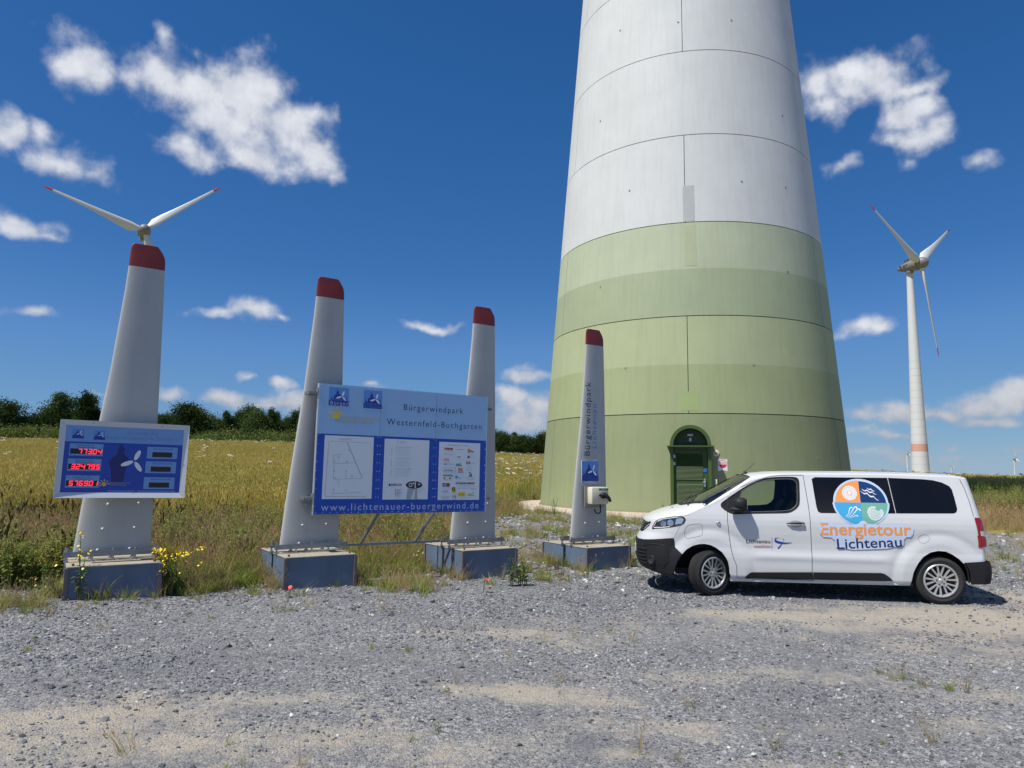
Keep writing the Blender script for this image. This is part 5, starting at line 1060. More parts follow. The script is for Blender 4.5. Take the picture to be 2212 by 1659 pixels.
    b = MB(); p = Vector(vS(.137, 1.095, .004, side)); b.lathe([(.001, -.012), (.020, -.010), (.028, -.002), (.030, .004)], 20, T=Matrix.Translation(p) @ Matrix.Scale(1.25, 4, (1, 0, 0)) @ (Matrix.Identity(4) if side < 0 else Matrix.Rotation(math.pi, 4, 'Z'))); b.ob('side_repeater', M_CHROME, van, smooth=60)
    sidepatch('handle_shade', circ(1.275, 1.118, .088, 28, rz=.052), .0022, mat('recess_shade', (.36, .37, .39), .4), d_, side, grid=.03)  # flat patch behind the handle: shade of the hollow painted in grey
    b = MB(); b.tube([vS(1.136, 1.122, .012, side), vS(1.18, 1.125, .03, side), vS(1.28, 1.127, .034, side), vS(1.38, 1.128, .028, side), vS(1.392, 1.126, .012, side)], [.006, .013, .016, .016, .010], 10); b.ob('door_handle', M_BLK, d_, smooth=60)
    b = MB(); p = Vector(vS(1.36, 1.128, .046, side)); b.lathe([(.001, -.002), (.008, -.001), (.009, .004)], 12, T=Matrix.Translation(p)); b.ob('key_lock', M_CHROME, d_)
    # mirror
    sgn = side; b = MB(); prof = [(.30, 1.37, .02), (.31, 1.44, .06), (.36, 1.485, .085), (.42, 1.50, .095)]
    bm = bmesh.new(); bmesh.ops.create_uvsphere(bm, u_segments=24, v_segments=16, radius=1)
    for q in bm.verts:
        x, y, z = q.co; sx_ = math.copysign(abs(x) ** .75, x); sz_ = math.copysign(abs(z) ** .8, z); q.co = Vector((.455 + sx_ * (.115 if x > 0 else .10), sgn * (1.055 + y * sgn * .105), 1.40 + sz_ * .105))
        if q.co.x > .53: q.co.x = .53 + (q.co.x - .53) * .1
    b.bm(bm); mir = b.ob('mirror', M_TRIM, d_, smooth=60)
    bm = bmesh.new(); bmesh.ops.create_uvsphere(bm, u_segments=20, v_segments=10, radius=1)
    for q in bm.verts: x, y, z = q.co; q.co = Vector((.425 + math.copysign(abs(x) ** .7, x) * .135, sgn * (1.045 + y * sgn * .10), 1.322 + z * .045))
    b = MB(); b.bm(bm); b.ob('mirror_foot', M_TRIM, mir, smooth=60)
    b = MB(); b.tube([(.42, sgn*.90, 1.315), (.42, sgn*.97, 1.325), (.43, sgn*1.03, 1.35)], [.06, .05, .045], 10); b.ob('mirror_arm', M_TRIM, mir, smooth=60)
    b = MB(); b.box((.538, sgn*1.055 - .085, 1.335), (.5445, sgn*1.055 + .085, 1.475), bev=.003); b.ob('mirror_glass', mat('mirror_silver', (.8, .82, .85), .03, 1.0), mir)
    # lamps
    lampo = [o for o in van.children if o.name.startswith('headlamp')][-1]
    def lampbit(nm, P, off, m): return sidepatch(nm, P, off, m, lampo, side, grid=.02)
    lampbit('lamp_reflector', circ(-.70, 1.07, .045, 20, rz=.048), -.006, M_CHROME); lampbit('lamp_reflector', circ(-.59, 1.085, .048, 20, rz=.052), -.006, M_CHROME)
    lampbit('lamp_reflector', [(-.52, 1.06), (-.50, 1.155), (-.405, 1.172), (-.385, 1.14), (-.42, 1.08)], -.006, mat('lamp_pale', (.50, .56, .66), .15, .6)); lampbit('lamp_reflector', circ(-.80, 1.01, .025, 14, rz=.02), -.006, M_CHROME)
    lampbit('daylight_bar', [(-.845, 1.0), (-.80, 1.09), (-.66, 1.143), (-.42, 1.176), (-.42, 1.184), (-.66, 1.152), (-.81, 1.098), (-.853, 1.005)], -.005, mat('lamp_white', (.7, .72, .75), .2))
    lampbit('indicator', [(-.84, .985), (-.70, 1.005), (-.60, 1.022), (-.60, 1.034), (-.70, 1.018), (-.84, 1.0)], -.005, mat('lamp_white', (.7, .72, .75), .2))
    sidetube('lamp_lens_rim', LAMP, .006, -.003, M_BLK, lampo, side, True)
    # bumper details
    bo = [o for o in van.children if o.name.startswith('front_bumper')][-1]
    def front_pt(y, z, off=.0):
        w_ = float(lin(z, T_WZ)); x = XRF - (XRF - float(lin(z, T_XF))) * (1 - min(.999, (abs(y) / w_)) ** MF) ** (1/MF); return (x - off, y, z)
    for k in range(5):
        z_ = .435 + k * .052; b = MB(); b.tube([front_pt(side * q, z_, .018) for q in np.linspace(.40, .70, 7)], .013, 6); b.ob('air_slat', M_TRIM, bo, smooth=60)
    b = MB(); N = 9; g = [[front_pt(side * q, z_, .0135) for z_ in np.linspace(.40, .69, 6)] for q in np.linspace(.38, .72, N)]; b.add([p for c_ in g for p in c_], [(i*6+j, (i+1)*6+j, (i+1)*6+j+1, i*6+j+1) for i in range(N-1) for j in range(5)]); b.ob('air_intake', mat('intake_black', (.006, .006, .007), .7), bo)
    p = Vector(front_pt(side * .79, .50, .02)); T_ = Matrix.Translation(p) @ Matrix.Rotation(rad(-48 * -side), 4, 'Z') if side < 0 else Matrix.Translation(p) @ Matrix.Rotation(rad(180 + 48), 4, 'Z')
    b = MB(); b.lathe([(.001, -.004), (.045, -.006), (.055, -.024), (.066, -.022), (.072, .03)], 24, T=T_); b.ob('fog_lamp', mat('fog_dark', (.035, .036, .04), .25, coat=.5), bo, smooth=40)
    sidetube('bumper_crease', [(-.99, .70), (-.90, .735), (-.75, .745), (-.66, .72), (-.63, .66), (-.62, .50), (-.70, .42)], .010, .010, M_TRIM, bo, side)
    go_ = [o for o in van.children if o.name.startswith('grille')][-1]
    for k in range(4):
        z_ = .935 + k * .038; ym = .30 + (z_ - .905) / .167 * .36 - .03; b = MB(); b.tube([front_pt(side * q, z_, -.004) for q in np.linspace(.0, ym, 9)], .0085, 6); b.ob('grille_slat', mat('grille_satin', (.045, .046, .05), .35), go_, smooth=60)
    b = MB(); b.tube([front_pt(side * q, z_, .004) for q, z_ in [(.0, 1.078), (.3, 1.078), (.64, 1.074), (.60, 1.02), (.50, .97), (.40, .925), (.30, .902), (.0, .895)]], .008, 6); b.ob('grille_rim', M_BLK, go_, smooth=60)
    tl = [o for o in van.children if o.name.startswith('tail_lamp')][-1]
    # rear light clusters stand proud of the corner: red, clear reversing strip, red
    def cluster(z0, z1, m, nm):
        zz_ = np.linspace(z0, z1, 7); b = MB(); g = []
        for z_ in zz_:
            xb = float(lin(z_, T_XB)); w_ = float(lin(z_, T_WZ)); g.append([(xb - RC + (RC + .022) * math.sin(a), side * (w_ - RC + (RC + .012) * math.cos(a)), z_) for a in np.linspace(.15, 1.45, 9)])
        b.add([p for r_ in g for p in r_], [(i*9+j, i*9+j+1, (i+1)*9+j+1, (i+1)*9+j) for i in range(6) for j in range(8)])
        for r_ in (g[0], g[-1]): b.add(r_ + [(p[0] - .03, p[1] - side * .01, p[2]) for p in r_], [(j, j+1, 10+j, 9+j) for j in range(8)])
        b.ob(nm, m, tl, smooth=35)
    cluster(1.085, 1.25, M_TAILR, 'brake_lens'); cluster(1.005, 1.075, mat('lens_clear', (.55, .50, .50), .15, coat=.8), 'reversing_lens'); cluster(.85, .995, M_TAILR, 'rear_lens')
# bumper body, plate, wipers, aerial
b = MB(); b.box((-1.122, -.26, .575), (-1.112, .26, .685), bev=.002); b.ob('number_plate', mat('plate_pale', (.62, .64, .66), .4), van)
co, fs_ = text_mesh('PB  OE', .085, .36)
b = MB(); b.add([(-1.1235, .18 - p[0], .60 + p[1]) for p in co], fs_); b.ob('plate_lettering', M_BLK, van)
b = MB(); b.lathe([(.001, -.012), (.05, -.010), (.058, 0)], 28, T=Matrix.Translation((-1.0, 0, .985)) @ Matrix.Rotation(rad(-90), 4, 'Z')); b.ob('badge', M_CHROME, van, smooth=50)
def topz(x, y):
    zt_, h_ = float(lin(x, T_ZT)), float(lin(x, T_H)); zs_ = zt_ - h_; w_ = float(Wf(x, zs_)); n_ = float(lin(x, T_N)); return zs_ + h_ * max(0, 1 - min(1, abs(y)/w_) ** n_) ** (1/n_)
for (y0, y1, x1) in ((-.66, .05, -.10), (.0, .62, -.12)):
    b = MB(); P = [(-.30 + (x1 + .30) * k / 6, y0 + (y1 - y0) * k / 6) for k in range(7)]; b.tube([(x, y, topz(x, y) + .022) for x, y in P], .011, 6); b.ob('wiper', M_BLK, van, smooth=60)
b = MB(); N = 15; g = [[(-.385 + .30 * (y / .85) ** 2 + q, y, topz(-.385 + .30 * (y / .85) ** 2 + q, y) + .005) for q in (-.02, .015, .055)] for y in np.linspace(-.83, .83, N)]
b.add([p for r_ in g for p in r_], [(i*3+j, (i+1)*3+j, (i+1)*3+j+1, i*3+j+1) for i in range(N-1) for j in range(2)]); b.ob('scuttle', M_TRIM, van, smooth=50)
b = MB(); b.tube([(.60, -.22, topz(.62, -.22) - .01), (.655, -.22, topz(.65, -.22) + .028), (.70, -.22, topz(.70, -.22) + .012)], [.012, .026, .012], 8); b.tube([(.65, -.22, 1.885), (.82, -.22, 2.04)], [.007, .004], 6); b.ob('aerial', M_BLK, van, smooth=60)
for y_ in (-.30, .30): b = MB(); b.cyl((-.52, y_, topz(-.52, y_) - .004), (-.52, y_, topz(-.52, y_) + .014), .016, .010, 10); b.ob('washer_jet', M_BLK, van)
def cap_y(x, z):
    zt_, h_ = float(lin(x, T_ZT)), float(lin(x, T_H)); zs_ = zt_ - h_; n_ = float(lin(x, T_N)); return float(Wf(x, zs_)) * max(0, 1 - min(1, max(0, (z - zs_) / h_)) ** n_) ** (1/n_)
for sg in (-1, 1):
    P = [(x, sg * cap_y(x, 1.478 + (x - .128) * .632), 1.478 + (x - .128) * .632) for x in np.linspace(-.06, .655, 24)]
    P = [(-.085, sg * .845, topz(-.085, .845))] + P
    b = MB(); b.tube(P, .0075, 6); b.ob('windscreen_seal', M_RUB, van, smooth=60)
b = MB(); b.tube([(.60 + .07 * (y/.8) ** 2 - .004, y, topz(.60 + .07 * (y/.8) ** 2, y) + .002) for y in np.linspace(-.74, .74, 25)], .007, 6); b.ob('windscreen_seal', M_RUB, van, smooth=60)
b = MB(); b.box((-.88, -.62, .34), (-.50, .62, 1.0)); b.box((-.50, -.48, .34), (.30, .48, 1.02)); b.ob('light_blocker', mat('well_black', (.010, .010, .011), .9), van)  # unseen box added inside the nose to stop sunlight leaking through panel gaps
# floor, dashboard, seats, steering wheel
M_INT = mat('cabin_dark', (.022, .023, .026), .85); M_SEAT = mat('seat_cloth', (.016, .016, .018), .95)
b = MB(); b.box((-.50, -.60, .27), (3.55, .60, .37)); b.ob('floor_pan', M_INT, van)
b = MB(); b.prism([(-.22, .7), (-.22, 1.20), (-.10, 1.26), (.18, 1.25), (.38, 1.16), (.40, .7)], -.78, .78); b.ob('dashboard', M_INT, van)
b = MB(); b.lathe([(.175, -.012), (.19, 0), (.175, .012), (.16, 0), (.175, -.012)], 28, T=Matrix.Translation((.50, -.40, 1.17)) @ Matrix.Rotation(rad(90), 4, 'Z') @ Matrix.Rotation(rad(28), 4, 'X')); b.box((.35, -.43, 1.08), (.47, -.37, 1.15)); b.ob('steering_wheel', M_BLK, van, smooth=60)
for (xs_, ys_) in ((.78, (-.42, .42)), (1.75, (-.5, 0, .5)), (2.6, (-.5, 0, .5))):
    for y_ in ys_:
        st = bpy.data.objects.new('seat', None); COL.objects.link(st); st.parent = van; st.location = (xs_, y_, .36); st.empty_display_size = .1
        b = MB(); b.box((-.05, -.23, .25), (.47, .23, .40), bev=.05); b.ob('cushion', M_SEAT, st, smooth=50)
        b = MB(); b.prism([(.40, .36), (.54, .34), (.70, 1.05), (.60, 1.08), (.50, .95)], -.22, .22); b.ob('backrest', M_SEAT, st)
        b = MB(); b.box((.62, -.12, 1.10), (.74, .12, 1.32), bev=.045); b.ob('headrest', M_SEAT, st, smooth=50)
for side in (-1, 1):
    b = MB(); b.add([(x_, side * (float(Wf(x_, z_)) - .05 - d__), z_) for d__ in (0, .06) for x_, z_ in ((1.36, 1.25), (1.50, 1.25), (1.47, 1.82), (1.37, 1.82))], [(0, 1, 2, 3), (4, 7, 6, 5), (0, 4, 5, 1), (1, 5, 6, 2), (2, 6, 7, 3), (3, 7, 4, 0)]); b.ob('door_pillar', M_INT, van)
# wheels
M_TYRE = mat('tyre', (.022, .022, .023), .8, bump=.15, bscale=60); M_ALLOY = mat('wheel_silver', (.60, .60, .585), .32, .55, var=.15, vscale=6); M_HUBD = mat('wheel_dark', (.012, .012, .014), .6)
R_T, R_R, W_T = .345, .236, .105
def wheel_proto():
    w_ = bpy.data.objects.new('wheel', None); COL.objects.link(w_); w_.empty_display_size = .1
    prof = [(R_R - .012, .09), (R_R + .02, .098), (R_R + .055, .107), (R_T - .03, .098), (R_T - .011, .085), (R_T - .011, -.085), (R_T - .03, -.098), (R_R + .055, -.107), (R_R + .02, -.098), (R_R - .012, -.09)]
    b = MB(); b.lathe(prof, 72)
    n_ = 72
    for k in range(n_):
        a = 2 * math.pi * k / n_
        for lane in range(6):                                     # tread blocks in six bands, V pattern
            y0 = -.082 + lane * .028; sh = (abs(lane - 2.5) - 2.5) * .22 * 2 * math.pi / n_ * 1.6
            vs_ = []
            for (da, yy_) in ((.12, y0), (.88, y0), (.88, y0 + .0225), (.12, y0 + .0225)):
                aa = a + (da) * 2 * math.pi / n_ + sh + (.25 * 2 * math.pi / n_ * (1 if lane < 3 else -1) * ((yy_ - y0) / .0225))
                for r_ in (R_T - .013, R_T - (.004 if lane in (0, 5) else .0)): vs_.append((r_ * math.cos(aa), yy_, r_ * math.sin(aa)))
            b.add(vs_, [(1, 3, 5, 7), (0, 2, 3, 1), (2, 4, 5, 3), (4, 6, 7, 5), (6, 0, 1, 7)])
    b.ob('tyre', M_TYRE, w_, smooth=35)
    rim = MB(); rim.lathe([(R_R + .004, -.100), (R_R - .006, -.108), (R_R - .020, -.104), (R_R - .026, -.088), (R_R - .030, .08)], 72); ro = rim.ob('rim', M_ALLOY, w_, smooth=40)
    b = MB(); b.lathe([(.001, -.045), (.10, -.045), (R_R - .028, -.03)], 48); b.ob('rim_back', M_HUBD, w_)
    for k in range(15):                                            # fifteen spokes in five fans of three
        g5, j = divmod(k, 3); ac = 2 * math.pi * (g5 + .5) / 5 + math.pi/2; ao = ac + (j - 1) * 2 * math.pi / 15; ai = ac + (j - 1) * .30
        b = MB(); pi_ = Vector((.075 * math.cos(ai), 0, .075 * math.sin(ai))); po = Vector(((R_R - .022) * math.cos(ao), 0, (R_R - .022) * math.sin(ao))); d_ = (po - pi_).normalized(); q = Vector((-d_.z, 0, d_.x))
        w0, w1 = .010, .0125; vs_ = [pi_ + q*w0 + Vector((0, -.083, 0)), pi_ - q*w0 + Vector((0, -.083, 0)), po - q*w1 + Vector((0, -.097, 0)), po + q*w1 + Vector((0, -.097, 0))]; vs_ += [v + Vector((0, .03, 0)) for v in vs_]
        b.add(vs_, [(0, 1, 2, 3), (4, 7, 6, 5), (0, 4, 5, 1), (1, 5, 6, 2), (2, 6, 7, 3), (3, 7, 4, 0)]); b.ob('spoke', M_ALLOY, w_)
    pl = []
    for k in range(40):
        a = 2 * math.pi * k / 40; pl.append(((.088 + .020 * math.cos(5 * (a - math.pi/2 - math.pi/5))) * math.cos(a), (.088 + .020 * math.cos(5 * (a - math.pi/2 - math.pi/5))) * math.sin(a)))
    b = MB(); b.prism(pl, -.092, -.06); b.ob('hub_cover', M_ALLOY, w_)
    b = MB(); b.lathe([(.001, -.100), (.022, -.099), (.028, -.0925)], 20); b.ob('centre_cap', M_ALLOY, w_, smooth=50)
    for k in range(5):
        a = 2 * math.pi * k / 5 + math.pi/2 + math.pi; b = MB(); b.cyl((.056 * math.cos(a), -.0925, .056 * math.sin(a)), (.056 * math.cos(a), -.1, .056 * math.sin(a)), .012, .009, 6); b.ob('wheel_nut', M_HUBD, w_)
    return w_
wp = wheel_proto()
for k, (x, y, rz, sp_) in enumerate(((0, -.835, rad(34), .15), (WB_, -.835, 0, .45), (0, .835, rad(34) + math.pi, .3), (WB_, .835, math.pi, .1))):
    o = wp if k == 0 else copy_tree(wp); o.parent = van; o.location = (x, y, R_T); o.rotation_euler = (0, sp_, rz)
b = MB(); b.cyl((WB_, -.72, .33), (WB_, .72, .33), .05, n=12); b.ob('rear_axle', M_INT, van)
# stickers on the flank
S_ = -1
M_ST = mat('sticker_ice', (.52, .62, .80), .35); M_STO = mat('sticker_orange', (.80, .32, .09), .35); M_STN = mat('sticker_navy', (.010, .040, .15), .35); M_STB = mat('sticker_cyan', (.055, .36, .64), .35); M_STG = mat('sticker_green', (.16, .40, .32), .35); M_STW = mat('sticker_white', (.80, .81, .82), .35); M_STK = mat('sticker_ink', (.012, .02, .10), .35)
DC = (2.228, 1.452)
def sect(r_, rz, a0, a1, g=.004, n_=20): return [(DC[0] + (g if math.cos((a0+a1)/2) > 0 else -g) * 0, DC[1])] + [(DC[0] + r_ * math.cos(a0 + (a1-a0) * k/n_), DC[1] + rz * math.sin(a0 + (a1-a0) * k/n_)) for k in range(n_+1)]
hp = math.pi/2
sidepatch('sticker_backing', [(DC[0] + .39 * math.cos(a), DC[1] + .355 * math.sin(a)) for a in np.linspace(0, math.pi, 30)] + [(1.832, 1.452)] + [(DC[0] + .402 * math.cos(a), DC[1] + .35 * math.sin(a)) for a in np.linspace(math.pi, 2*math.pi, 30)] , .0046, M_ST, van, S_, grid=.04)
sidepatch('sticker_sun_field', sect(.36, .328, hp, 2*hp), .0062, M_STO, van, S_, grid=.04); sidepatch('sticker_wave_field', sect(.36, .318, 0, hp), .0062, M_STN, van, S_, grid=.04)
sidepatch('sticker_wind_field', sect(.375, .335, 2*hp, 3*hp), .0062, M_STB, van, S_, grid=.04); sidepatch('sticker_wood_field', sect(.375, .335, 3*hp, 4*hp), .0062, M_STG, van, S_, grid=.04)
def decal(name, polys, m, off):
    b = MB()
    for P in polys:
        q = MB(); q.flat(P, 0); b.add([vS(v[0], v[2], off, S_) for v in q.v], q.f)
    return b.ob(name, m, van)
sc = (2.083, 1.592); pet = []
for k in range(22):
    a = 2*math.pi*k/22
    for (r0, r1, w_) in ((.048, .082, .0095), (.078, .112, .0125)):
        aa = a + (0 if r0 < .06 else math.pi/22); pet.append([(sc[0] + math.cos(aa) * ((r0+r1)/2 + (r1-r0)/2 * math.cos(q)) - math.sin(aa) * w_ * math.sin(q), sc[1] + math.sin(aa) * ((r0+r1)/2 + (r1-r0)/2 * math.cos(q)) + math.cos(aa) * w_ * math.sin(q)) for q in [2*math.pi*i/8 for i in range(8)]])
pet.append(circ(sc[0], sc[1], .047, 20)); decal('sticker_sunflower', pet, M_STW, .0076); decal('sticker_sun_ring', [circ(sc[0], sc[1], .036, 20)], M_STO, .0084); decal('sticker_sun_core', [circ(sc[0], sc[1], .028, 20)], M_STW, .0092)
def wavepoly(x0, z0, x1, z1, n_w, amp, th):
    up, lo = [], []
    for i in range(25):
        t_ = i/24; x = x0 + (x1-x0)*t_; z = z0 + (z1-z0)*t_ ** 1.3 - amp * abs(math.sin(math.pi * n_w * t_)) + amp; w_ = th * math.sin(math.pi * min(1, t_ + .06)) ** .6; up.append((x, z + w_/2)); lo.append((x, z - w_/2))
    return up + lo[::-1]
decal('sticker_waves', [wavepoly(2.335, 1.655, 2.455, 1.615, 2, .018, .016), wavepoly(2.265, 1.635, 2.48, 1.565, 3, .02, .018), wavepoly(2.245, 1.60, 2.505, 1.47, 3, .025, .020)], M_STW, .0076)
def curl(pts, w0, w1):
    n_ = len(pts); up, lo = [], []
    for i in range(n_):
        a = pts[max(0, i-1)]; c_ = pts[min(n_-1, i+1)]; d_ = Vector((c_[0]-a[0], c_[1]-a[1])).normalized(); w_ = (w0 + (w1-w0) * i/(n_-1))/2; up.append((pts[i][0] - d_.y*w_, pts[i][1] + d_.x*w_)); lo.append((pts[i][0] + d_.y*w_, pts[i][1] - d_.x*w_))
    return up + lo[::-1]
def bez(P, n_=16):
    o = []
    for i in range(n_+1):
        t_ = i/n_; q = [Vector(p) for p in P]
        while len(q) > 1: q = [q[j].lerp(q[j+1], t_) for j in range(len(q)-1)]
        o.append(tuple(q[0]))
    return o
decal('sticker_gusts', [curl(bez([(1.985, 1.245), (2.06, 1.27), (2.04, 1.33), (2.06, 1.40), (2.10, 1.37)]), .004, .018), curl(bez([(1.995, 1.236), (2.10, 1.26), (2.09, 1.40), (2.17, 1.42), (2.16, 1.36)]), .004, .02), curl(bez([(2.01, 1.228), (2.14, 1.25), (2.12, 1.36), (2.22, 1.39), (2.205, 1.33)]), .004, .02), curl(bez([(2.03, 1.222), (2.12, 1.23), (2.13, 1.28), (2.17, 1.265), (2.16, 1.245)]), .004, .014)], M_STW, .0076)
tcx, tcz = 2.415, 1.30; b = MB()
for (r0, r1) in ((.0, .012), (.022, .032), (.042, .053), (.063, .075), (.086, .100), (.106, .113)):
    n_ = 40
    for k in range(n_):
        a, c_ = 2*math.pi*k/n_, 2*math.pi*(k+1)/n_
        if .55 < (a + c_)/2 < 1.35 and r0 > .05: continue
        q = []
        for an in (a, c_):
            for r_ in (r0, r1): wob = 1 + .05 * math.sin(3*an + 1) + .02 * math.sin(11*an); q.append(vS(tcx + r_*wob*math.cos(an), tcz + r_*wob*.92*math.sin(an), .0076, S_))
        b.add(q, [(0, 1, 3, 2)])
b.ob('sticker_tree_rings', M_STW, van)
sidepatch('sticker_backing', smooth_poly([(1.60, 1.165), (1.79, 1.165), (1.80, 1.125), (2.15, 1.125), (2.20, 1.185), (2.26, 1.185), (2.30, 1.13), (2.94, 1.14), (2.91, .965), (2.79, .962), (2.78, .802), (1.835, .738), (1.822, .93), (1.602, .935)], 1), .0090, M_ST, van, S_, grid=.04)
text('sticker_lettering', 'Energietour', .25, 1.625, .966, 0, M_STO, van, width=1.27, bold=.0055, rot=.019, fn=lambda X, Z: vS(X, Z, .0102, S_))
text('sticker_lettering', 'Lichtenau', .215, 1.855, .762, 0, M_STK, van, width=.905, bold=.002, rot=.066, fn=lambda X, Z: vS(X, Z, .0102, S_))
text('sticker_lettering', 'Lichtenau', .079, .543, .812, 0, M_BLK, doors[-1], width=.35, bold=.0005, rot=.025, fn=lambda X, Z: vS(X, Z, .004, S_)); text('sticker_lettering', 'westfalen', .068, .648, .744, 0, mat('sticker_brick', (.42, .09, .06), .4), doors[-1], width=.252, rot=.025, fn=lambda X, Z: vS(X, Z, .004, S_))
b = MB(); q = MB(); q.flat([(.913, .73), (.917, .73), (.921, .903), (.917, .903)], 0); b.add([vS(v[0], v[2], .004, S_) for v in q.v], q.f); b.ob('sticker_rule', M_BLK, doors[-1])
b = MB()
for P in (curl(bez([(1.055, .905), (.90, .90), (.92, .85), (1.05, .80), (1.21, .838)]), .004, .004),):
    n_ = len(P)//2; P2 = [];
    for i in range(n_): t_ = i/(n_-1); k = .016 * math.sin(math.pi * t_); P2.append((P[i][0], P[i][1] + k))
    for i in range(n_): t_ = i/(n_-1); k = .016 * math.sin(math.pi * (1-t_)); P2.append((P[n_+i][0], P[n_+i][1] - k))
    q = MB(); q.flat(P2, 0); b.add([vS(v[0], v[2], .004, S_) for v in q.v], q.f)
q = MB(); q.flat(curl(bez([(1.0, .742), (1.05, .79), (1.085, .862)]), .018, .003), 0); b.add([vS(v[0], v[2], .0046, S_) for v in q.v], q.f); b.ob('sticker_swoosh', mat('sticker_blue', (.01, .03, .33), .4), doors[-1])
b = MB(); q = MB(); q.flat(circ(1.087, .88, .008, 10), 0); b.add([vS(v[0], v[2], .004, S_) for v in q.v], q.f); b.ob('sticker_dot', M_MAR, doors[-1])
# ------------------------------------------------------------------ field, weeds and grass
def tuft(name, seed, n_, hmin, hmax, spread, wd, bend, m, head=None, segs=3, leafy=0):
    r = random.Random(seed); b = MB(); mats = [m] + ([head[0]] if head else [])
    for k in range(n_):
        a = r.uniform(0, 6.283); q = spread * math.sqrt(r.random()); x, y = q * math.cos(a), q * math.sin(a); h = r.uniform(hmin, hmax); ba = a + r.uniform(-.9, .9); bd_ = bend * h * r.uniform(.3, 1.2); fa = r.uniform(0, 3.14); fx_, fy_ = math.cos(fa), math.sin(fa); vs_ = []
        for j in range(segs + 1):
            t_ = j/segs; px_, py_, pz_ = x + math.cos(ba) * bd_ * t_ * t_, y + math.sin(ba) * bd_ * t_ * t_, h * t_ * (1 - .12 * bend * t_); w_ = wd * (1 - .75 * t_) / 2
            vs_ += [(px_ - fx_*w_, py_ - fy_*w_, pz_), (px_ + fx_*w_, py_ + fy_*w_, pz_)]
        b.add(vs_, [(2*j, 2*j+1, 2*j+3, 2*j+2) for j in range(segs)])
        tipx, tipy, tipz = vs_[-1]
        if head and r.random() < head[3]:
            L_, w_ = head[1] * r.uniform(.7, 1.2), head[2]
            for ph_ in (0, 1.57): c_, s_ = math.cos(fa + ph_) * w_, math.sin(fa + ph_) * w_; b.add([(tipx, tipy, tipz - L_*.3), (tipx + c_, tipy + s_, tipz + L_*.2), (tipx + math.cos(ba)*L_*.3, tipy + math.sin(ba)*L_*.3, tipz + L_*.75), (tipx - c_, tipy - s_, tipz + L_*.2)], [(0, 1, 2, 3)], 1)
        for j in range(leafy):
            t_ = r.uniform(.15, .95); la = r.uniform(0, 6.28); L_ = r.uniform(.06, .14) * (1.2 - .6*t_); px_, py_, pz_ = x + math.cos(ba)*bd_*t_*t_, y + math.sin(ba)*bd_*t_*t_, h*t_; dx_, dy_ = math.cos(la), math.sin(la)
            b.add([(px_, py_, pz_), (px_ + dx_*L_*.5 - dy_*L_*.22, py_ + dy_*L_*.5 + dx_*L_*.22, pz_ + L_*.25), (px_ + dx_*L_, py_ + dy_*L_, pz_ - L_*.05), (px_ + dx_*L_*.5 + dy_*L_*.22, py_ + dy_*L_*.5 - dx_*L_*.22, pz_ + L_*.2)], [(0, 1, 2, 3)])
    me = bpy.data.meshes.new(name); me.from_pydata([tuple(p) for p in b.v], [], b.f)
    for mm in mats: me.materials.append(mm)
    if any(b.m): me.polygons.foreach_set('material_index', b.m)
    return me
G_CROP = leafmat('crop_stalk', (.60, .49, .15), (.42, .415, .12), .2, .42, .12); G_EAR = leafmat('crop_ear', (.66, .53, .18), (.52, .46, .145), .2, .38, .12)
G_GRN = leafmat('weed_green', (.15, .20, .050), (.25, .27, .080), .3, .42, .4); G_DRY = leafmat('dry_grass', (.48, .36, .19), (.40, .33, .15), .28, .4, .4); G_DHEAD = leafmat('dry_head', (.50, .36, .22), (.42, .28, .17), .28, .35, .4); G_LUSH = leafmat('fresh_grass', (.19, .26, .045), (.29, .31, .075), .3, .4, .6); G_UMB = leafmat('umbel_white', (.62, .62, .55), (.55, .56, .46), .12, .2, .5); G_BRN = leafmat('dock_brown', (.15, .095, .055), (.11, .08, .045), .3, .2, .5)
CROP = [tuft('crop_tuft', k, 15, .62, .95, .26, .020, .35, G_CROP, (G_EAR, .11, .016, .9)) for k in range(4)]
WEED = [tuft('tall_weed', 30 + k, 9, .55, 1.15, .20, .018, .22, G_GRN, None, 3, 13) for k in range(3)] + [tuft('brown_dock', 40, 8, .6, 1.0, .16, .02, .15, G_BRN, (G_BRN, .2, .025, 1), 3, 6)]
DRYG = [tuft('dry_grass_tuft', 50 + k, 26, .28, .68, .17, .009, .55, G_DRY, (G_DHEAD, .085, .010, .55)) for k in range(3)]
LUSH = [tuft('green_grass_tuft', 60 + k, 34, .08, .26, .10, .010, .8, G_LUSH) for k in range(3)]
def umbel(seed):
    r = random.Random(seed); b = MB()
    for k in range(3):
        x, y, h = r.uniform(-.15, .15), r.uniform(-.15, .15), r.uniform(.85, 1.25); b.add([(x-.006, y, 0), (x+.006, y, 0), (x+.004, y, h), (x-.004, y, h)], [(0, 1, 2, 3)], 0)
        for j in range(9): a = r.uniform(0, 6.28); q = .075 * math.sqrt(r.random()); s_ = r.uniform(.016, .028); cx_, cy_ = x + q*math.cos(a), y + q*math.sin(a); z_ = h + .02 - q*.25 + r.uniform(-.01, .02); b.add([(cx_-s_, cy_-s_, z_), (cx_+s_, cy_-s_, z_+.008), (cx_+s_, cy_+s_, z_), (cx_-s_, cy_+s_, z_-.012)], [(0, 1, 2, 3)], 1)
    me = bpy.data.meshes.new('umbel_flower'); me.from_pydata([tuple(p) for p in b.v], [], b.f); me.materials.append(G_GRN); me.materials.append(G_UMB); me.polygons.foreach_set('material_index', b.m); return me
UMB = [umbel(k) for k in range(3)]
def spread(n, y0, y1, xl, xr, power=1.0):
    y = y0 + (y1 - y0) * rng.random(n) ** power; x = y * (xl + (xr - xl) * rng.random(n)); return x, y
def ok_tower(x, y, d=1.55): return np.hypot(x - TX, y - TY) > TR + d
